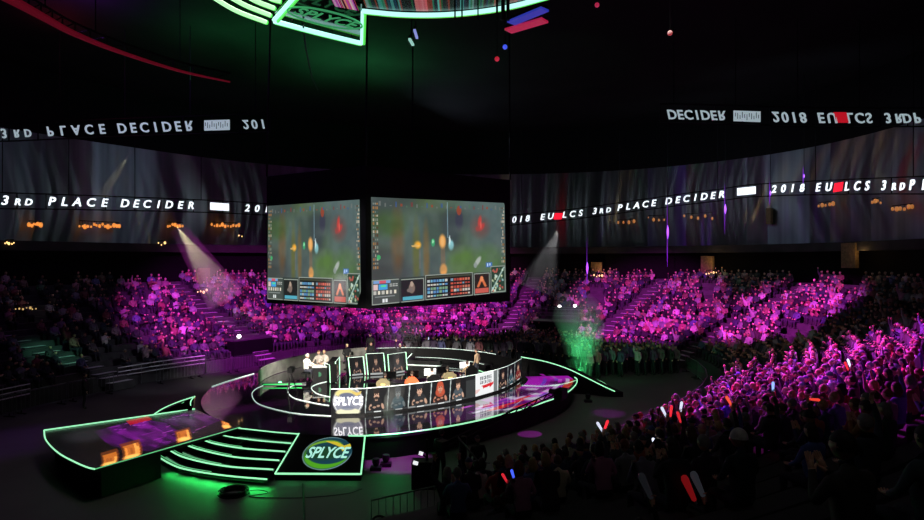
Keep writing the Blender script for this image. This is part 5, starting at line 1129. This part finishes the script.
# cheering sticks, each held by a spectator
def stick(px, py, d, emit, power, rgb, label, holder, tilt=(.2, 0, 1), ln=.55, r=.05):
    p = A(px, py, d); a = V(tilt).normalized(); t = thing('cheering_stick', p, label, 'cheering stick', 'inflated cheering sticks')
    MB().tube([p - a * ln * .5, p - a * ln * .46, p - a * ln * .2, p + a * ln * .35, p + a * ln * .46, p + a * ln * .5], [r * .4, r * .7, r * .85, r * 1.1, r * .8, r * .2], 9).obj('tube', mat('stick_' + str(emit) + str(power), rgb, .4, emit=emit, power=power), t, True)
    MB().tube([p - a * ln * .62, p - a * ln * .5], r * .5, 8).obj('handle', mat('stick_handle', rgb=(160, 160, 170)), t)
    if holder:
        b, rz = holder_spot(px, py, d, tilt, ln)
        person('right arm raised', b, rz, random.choice(SH[:2]), (40, 30, 26), 'short', 'spectator holding up the ' + label, 'spectators holding cheering sticks')
for a in STICKS: stick(*a)
# phone screens in the far crowd
pm_ = mat('phone_glow', (230, 235, 255), emit=(.6, .7, 1.0), power=1.5)
for i, (px, py) in enumerate(((648, 348), (504, 343), (518, 341), (533, 343.5), (488, 342), (730, 341), (759, 343.5), (428, 338.5), (193, 358), (131, 305), (754, 273), (765, 274))):
    d = 46 if py > 320 else 60; p = A(px, py, d); tag(MB().box(p, (.13, .02, .20), random.uniform(-.4, .4)).obj('phone', pm_), ['phone screen glowing right of the green smoke', 'phone screen glowing below the video screens, second in a row', 'third phone glow in the floor crowd left of the smoke', 'phone glow nearest the left of the smoke', 'first phone glow in the floor crowd right of the screens', 'bluish phone glow before the right stands', 'phone glow left of the right camera platform', 'phone glow behind the long desk', 'phone glow in the dark stand left of the platform', 'phone glow at the left end of the purple crowd', 'phone glow at the top of the right crowd', 'second phone glow at the top of the right crowd'][i], 'phone', 'phones held up in the crowd')
# ================================================================== smoke and light beams
def volume(name, label, me_mb, rgb, dens, scale, cat='smoke', aniso=0.0, contrast=(.42, .68), fade=None, stretch=(1, 1, .5)):
    m = bpy.data.materials.new(name); m.use_nodes = True; nt = m.node_tree; nt.nodes.remove(nt.nodes['Principled BSDF'])
    vs = nt.nodes.new('ShaderNodeVolumeScatter'); vs.inputs['Color'].default_value = (*lin(rgb), 1); vs.inputs['Anisotropy'].default_value = aniso
    tc = nt.nodes.new('ShaderNodeTexCoord'); mp = nt.nodes.new('ShaderNodeMapping'); mp.inputs['Scale'].default_value = stretch; nz = nt.nodes.new('ShaderNodeTexNoise'); nz.inputs['Scale'].default_value = scale; nz.inputs['Detail'].default_value = 4
    mr = nt.nodes.new('ShaderNodeMapRange'); mr.inputs[1].default_value, mr.inputs[2].default_value = contrast; mr.inputs[3].default_value = 0; mr.inputs[4].default_value = dens
    nt.links.new(tc.outputs['Object'], mp.inputs[0]); nt.links.new(mp.outputs[0], nz.inputs['Vector']); nt.links.new(nz.outputs[0], mr.inputs[0])
    out = mr.outputs[0]
    if fade:                                                            # thinner towards the outside and the top (generated box coordinates)
        sx = nt.nodes.new('ShaderNodeSeparateXYZ'); nt.links.new(tc.outputs['Generated'], sx.inputs[0])
        cb = nt.nodes.new('ShaderNodeMapRange'); cb.inputs[1].default_value, cb.inputs[2].default_value, cb.inputs[3].default_value, cb.inputs[4].default_value = fade; nt.links.new(sx.outputs[2], cb.inputs[0])
        mu = nt.nodes.new('ShaderNodeMath'); mu.operation = 'MULTIPLY'; nt.links.new(out, mu.inputs[0]); nt.links.new(cb.outputs[0], mu.inputs[1]); out = mu.outputs[0]
    nt.links.new(out, vs.inputs['Density']); nt.links.new(vs.outputs[0], nt.nodes['Material Output'].inputs['Volume'])
    o = me_mb.obj(name, m, None, True); bm = bmesh.new(); bm.from_mesh(o.data); bmesh.ops.recalc_face_normals(bm, faces=bm.faces); bm.to_mesh(o.data); bm.free(); tag(o, label, cat, kind='stuff'); return o
def plume(pts, radii, n=14):
    return MB().tube(spline(pts, 4), list(np.interp(np.arange((len(pts) - 1) * 4 + 1) / 4, range(len(pts)), radii)), n)
volume('green_smoke', 'column of green-lit smoke rising behind the right end of the stage', plume([A(581, 378, 36), A(580, 355, 36), A(582, 335, 36.2), A(577, 312, 36.5), A(570, 290, 36.8)], [.6, 1.0, 1.35, 1.6, .8]), (235, 240, 235), .75, .55, fade=(0, 1, 1.0, .08), contrast=(.25, .85))
volume('grey_smoke', 'thin grey smoke rising from the stage in front of the right video screen', plume([A(400, 370, 33.5), A(399, 345, 33.5), A(402, 318, 33.5), A(400, 290, 33.7)], [.7, 1.1, 1.6, 1.3]), (225, 225, 235), .10, .8, fade=(0, 1, 1, .3))
volume('front_smoke', 'small puff of green-lit smoke at the front rim of the stage below the banners', plume([A(392, 433, 22.8), A(391, 418, 23.2), A(394, 400, 23.8), A(399, 380, 24.5)], [.22, .3, .42, .3]), (235, 240, 235), .55, 1.6, fade=(0, 1, 1, .15))
volume('left_smoke', 'faint bluish smoke at the foot of the left stands', plume([A(215, 372, 36.5), A(214, 352, 36.5), A(216, 330, 36.5)], [.5, .7, .5]), (225, 230, 240), .05, 1.2)
def beam(name, label, p0, p1, r0, r1, rgb, dens, colour, energy, spot_r=None):
    p0, p1 = V(p0), V(p1); volume(name, label, MB().tube([p0.lerp(p1, k / 8) for k in range(9)], [r0 + (r1 - r0) * k / 8 for k in range(9)], 16), rgb, dens, .5, 'light beam', contrast=(.2, .8), stretch=(1, 1, 1))
    d = p1 - p0; l = spot(name + '_lamp', p0 - d.normalized() * .05, p1, math.degrees(2 * math.atan(r1 * 1.15 / d.length)), energy, colour, .5, .05)
def spot(name, p, target, ang_, energy, rgb, blend=.3, radius=.3):
    l = bpy.data.lights.new(name, 'SPOT'); l.energy = energy; l.color = rgb; l.spot_size = math.radians(ang_); l.spot_blend = blend; l.shadow_soft_size = radius
    o = bpy.data.objects.new(name, l); COL.objects.link(o); o.location = p; o.rotation_euler = (V(target) - V(p)).to_track_quat('-Z', 'Y').to_euler(); return o
def point(name, p, energy, rgb, radius=.2):
    l = bpy.data.lights.new(name, 'POINT'); l.energy = energy; l.color = rgb; l.shadow_soft_size = radius; o = bpy.data.objects.new(name, l); COL.objects.link(o); o.location = p; return o
beam('haze_beam', 'broad pale yellowish light beam slanting down left of the video screens', A(178, 228, 47), A(226, 300, 47), .65, 1.5, (240, 236, 205), .24, (1, .93, .72), 3000)
beam('haze_beam', 'soft grey light beam right of the video screens', A(558, 230, 52), A(536, 290, 52), .5, 1.8, (230, 230, 230), .12, (.9, .9, .92), 900)
beam('haze_beam', 'narrow pale light beam crossing the left ribbon letters', A(127, 158, 40), A(102, 197, 40), .12, .42, (240, 236, 205), .24, (1, .92, .70), 420)
beam('haze_beam', 'faint light beam at the far right above the ribbon', A(868, 163, 34), A(884, 182, 34), .08, .3, (230, 225, 190), .2, (1, .92, .70), 60)

# ================================================================== lights
PUR = (.72, .04, .95)
spot('purple_wash_right', (2, 46, 20), (14.6, 23.0, 4.0), 36, 150000, (.80, .04, .85), .45, .25)
spot('purple_wash_overhead', (14, 31, 20.5), (14.5, 23.5, 4), 36, 60000, (.74, .04, .92), .5, .25)
spot('blue_wash_right', (-3, 16, 20), (14, 22, 3.6), 30, 9000, (.25, .08, 1.0), .6, .25)
spot('red_wash_right', (20, 44, 20), (15, 24, 3.6), 30, 9000, (1.0, .05, .22), .6, .25)
spot('purple_wash_far', (5, 30, 15), ring(pix_ring(640, 6), 6, 2.7), 32, 74000, (.82, .05, .85), .5, .3)
spot('purple_wash_far_end', (6, 29, 15), ring(pix_ring(775, 7), 7.5, 3.4), 26, 76000, (.84, .05, .82), .55, .3)
spot('purple_wash_left', (-13, 27, 15), ring(pix_ring(240, 6.5), 6.5, 2.8), 44, 46000, (.78, .05, .90), .55, .3)
spot('purple_wash_centre', (-2, 43, 14), ring(pix_ring(430, 6.5), 6.5, 2.9), 70, 30000, (.84, .05, .84), .55, .3)
spot('stage_key', (-4.5, 9, 10.6), (-3.4, 31.0, 1.3), 20, 60000, (1, .93, .84), .5, .4).scale = (1.7, 1, 1)
spot('stage_back', (2, 46, 17), (-3.5, 33, 1.5), 34, 9000, (1, .93, .84), .5, .5)
spot('drape_light', (-6, 30, 7), (-9.5, 36, 1.5), 56, 6500, (1, .95, .85), .6, .4)
point('drape_foot', A(280, 379.5, 32.6), 16, (.1, 1, .3), .1)
def area(name, p, target, sx, sy, energy, rgb):
    l = bpy.data.lights.new(name, 'AREA'); l.shape = 'RECTANGLE'; l.size = sx; l.size_y = sy; l.energy = energy; l.color = rgb
    o = bpy.data.objects.new(name, l); COL.objects.link(o); o.location = p; o.rotation_euler = (V(target) - V(p)).to_track_quat('-Z', 'Y').to_euler(); return o
for px, py in ((178, 467), (190, 471.5), (204, 474.5), (218, 477), (232, 479), (246, 480.5), (260, 481.5)):
    p = G(px, py, .17) + V((0, -.10, 0)); area('step_foot', p, p + V((0, -1.3, -1)), .7, .05, 7, (.03, 1, .15))
for px in (290, 318, 346):
    p = G(px, 476, .16) + V((0, -.1, 0)); area('pad_foot', p, p + V((0, -.6, -1)), .8, .05, .7, (.05, .9, .2))
spot('floor_purple', (10, 30, 14), G(530, 434, 0), 3.6, 14000, (.8, .03, .9), .15, .02)
spot('floor_purple', (9, 36, 12), G(608, 413, 0), 8, 2600, (.7, .04, .85), .7, .1)
spot('floor_purple', (2, 20, 12), G(400, 462, 0), 13, 22000, (.66, .03, .75), .7, .1)
spot('floor_purple', (-20, 36, 12), G(15, 440, 0), 18, 1200, (.35, .03, .8), .9, .1)
spot('smoke_green', A(586, 392, 34.5) , A(577, 320, 36.4), 40, 2200, (.06, 1, .28), .6, .1)
point('smoke_green', A(581, 372, 35.6), 22, (.06, 1, .28), .1)
spot('floor_crowd_green', (6, 34, 3), (16, 45, 1.2), 70, 420, (.15, 1, .35), .8, .2)
point('front_smoke_green', A(392, 434, 22.4), 26, (.06, 1, .25), .06)
spot('grey_smoke_light', (-8, 26, 15), A(400, 330, 33.5), 26, 1500, (.75, .75, .9), .8, .3)
spot('left_stair_green', (-14, 30, 8), ring(AISLES['far left'], 4, 2), 15, 2400, (.25, 1, .6), .7, .2)
spot('floor_crowd_warm', (-1, 34, 9), (1, 46, 1.4), 60, 350, (1, .45, .35), .8, .3)
for px, py in ((203, 286), (597, 273), (708, 269), (851, 262), (505, 272)):
    q = in_stand(px, py + 6, .02)[1]; q.z += .9; point('pillar_lamp', q + V((0, -1.1, .3)), 34 if px != 851 else 16, (1, .6, .22), .15)
for px, py, e_, sx in ((690, 165, 110, 9), (800, 150, 170, 10), (900, 150, 190, 9), (225, 165, 60, 9), (80, 170, 46, 12)):
    q = on_wall(px, py, 7.5)[1]; r_ = on_wall(px, py, 16)[1]; r_.z = q.z + .3; area('wall_haze_fill', q, r_, sx, 2.0, e_, (.62, .76, 1.0))  # unseen area lights added to lay a grey-blue haze on the wall
area('ceiling_green_fill', V((-8, 44, 18.5)), V((-8, 44.5, 22)), 6, 3, 700, (.10, 1, .30)); area('ceiling_green_fill', V((-14, 38, 18.5)), V((-14, 38.5, 22)), 6, 3, 260, (.08, 1, .28)); point('roof_purple', UZ(85, 18, 20.5), 420, (.35, .05, .9), .4); point('roof_red', UZ(60, 40, 20.8), 70, (1, .04, .08), .4)  # upward green areas are unseen fills added to tint the ceiling
spot('floor_fill', (-8, 20, 20), (-8, 24, 0), 90, 1300, (1, .90, .86), .8, 1.5)  # unseen warm fills added to offset the green cast on the floor
spot('floor_fill', (8, 26, 20), (10, 30, 0), 80, 1500, (1, .90, .86), .8, 1.5)
spot('near_fill', (2, 2, 16), (5, 8, 5), 70, 80, (1, .92, .88), .9, 1.0)  # unseen fill added to lift the nearest spectators out of black
w = bpy.data.worlds.new('hall'); SC.world = w; w.use_nodes = True; w.node_tree.nodes['Background'].inputs[0].default_value = (.7, .75, 1, 1); w.node_tree.nodes['Background'].inputs[1].default_value = .0008

# ================================================================== camera
cam = bpy.data.cameras.new('camera'); cam.sensor_width = 36; cam.lens = 36 * F / 924; cam.clip_end = 400; cam.clip_start = .1
co = bpy.data.objects.new('camera', cam); COL.objects.link(co); co.location = (0, 0, H); co.rotation_euler = (PI / 2, 0, 0); SC.camera = co
SC.view_settings.view_transform = 'Standard'; SC.view_settings.look = 'None'; SC.view_settings.gamma = 1; SC.view_settings.exposure = 0; SC.view_settings.use_curve_mapping = False
SC.cycles.max_bounces = 6; SC.cycles.volume_bounces = 0; SC.cycles.sample_clamp_indirect = 3.0; SC.cycles.use_denoising = True
spot('rail_fill', (-10, 30, 7), ring(pix_ring(165, 0), 0, 1), 40, 700, (.8, .85, 1.0), .6, .2)  # unseen bluish spot added to pick out the pale rails
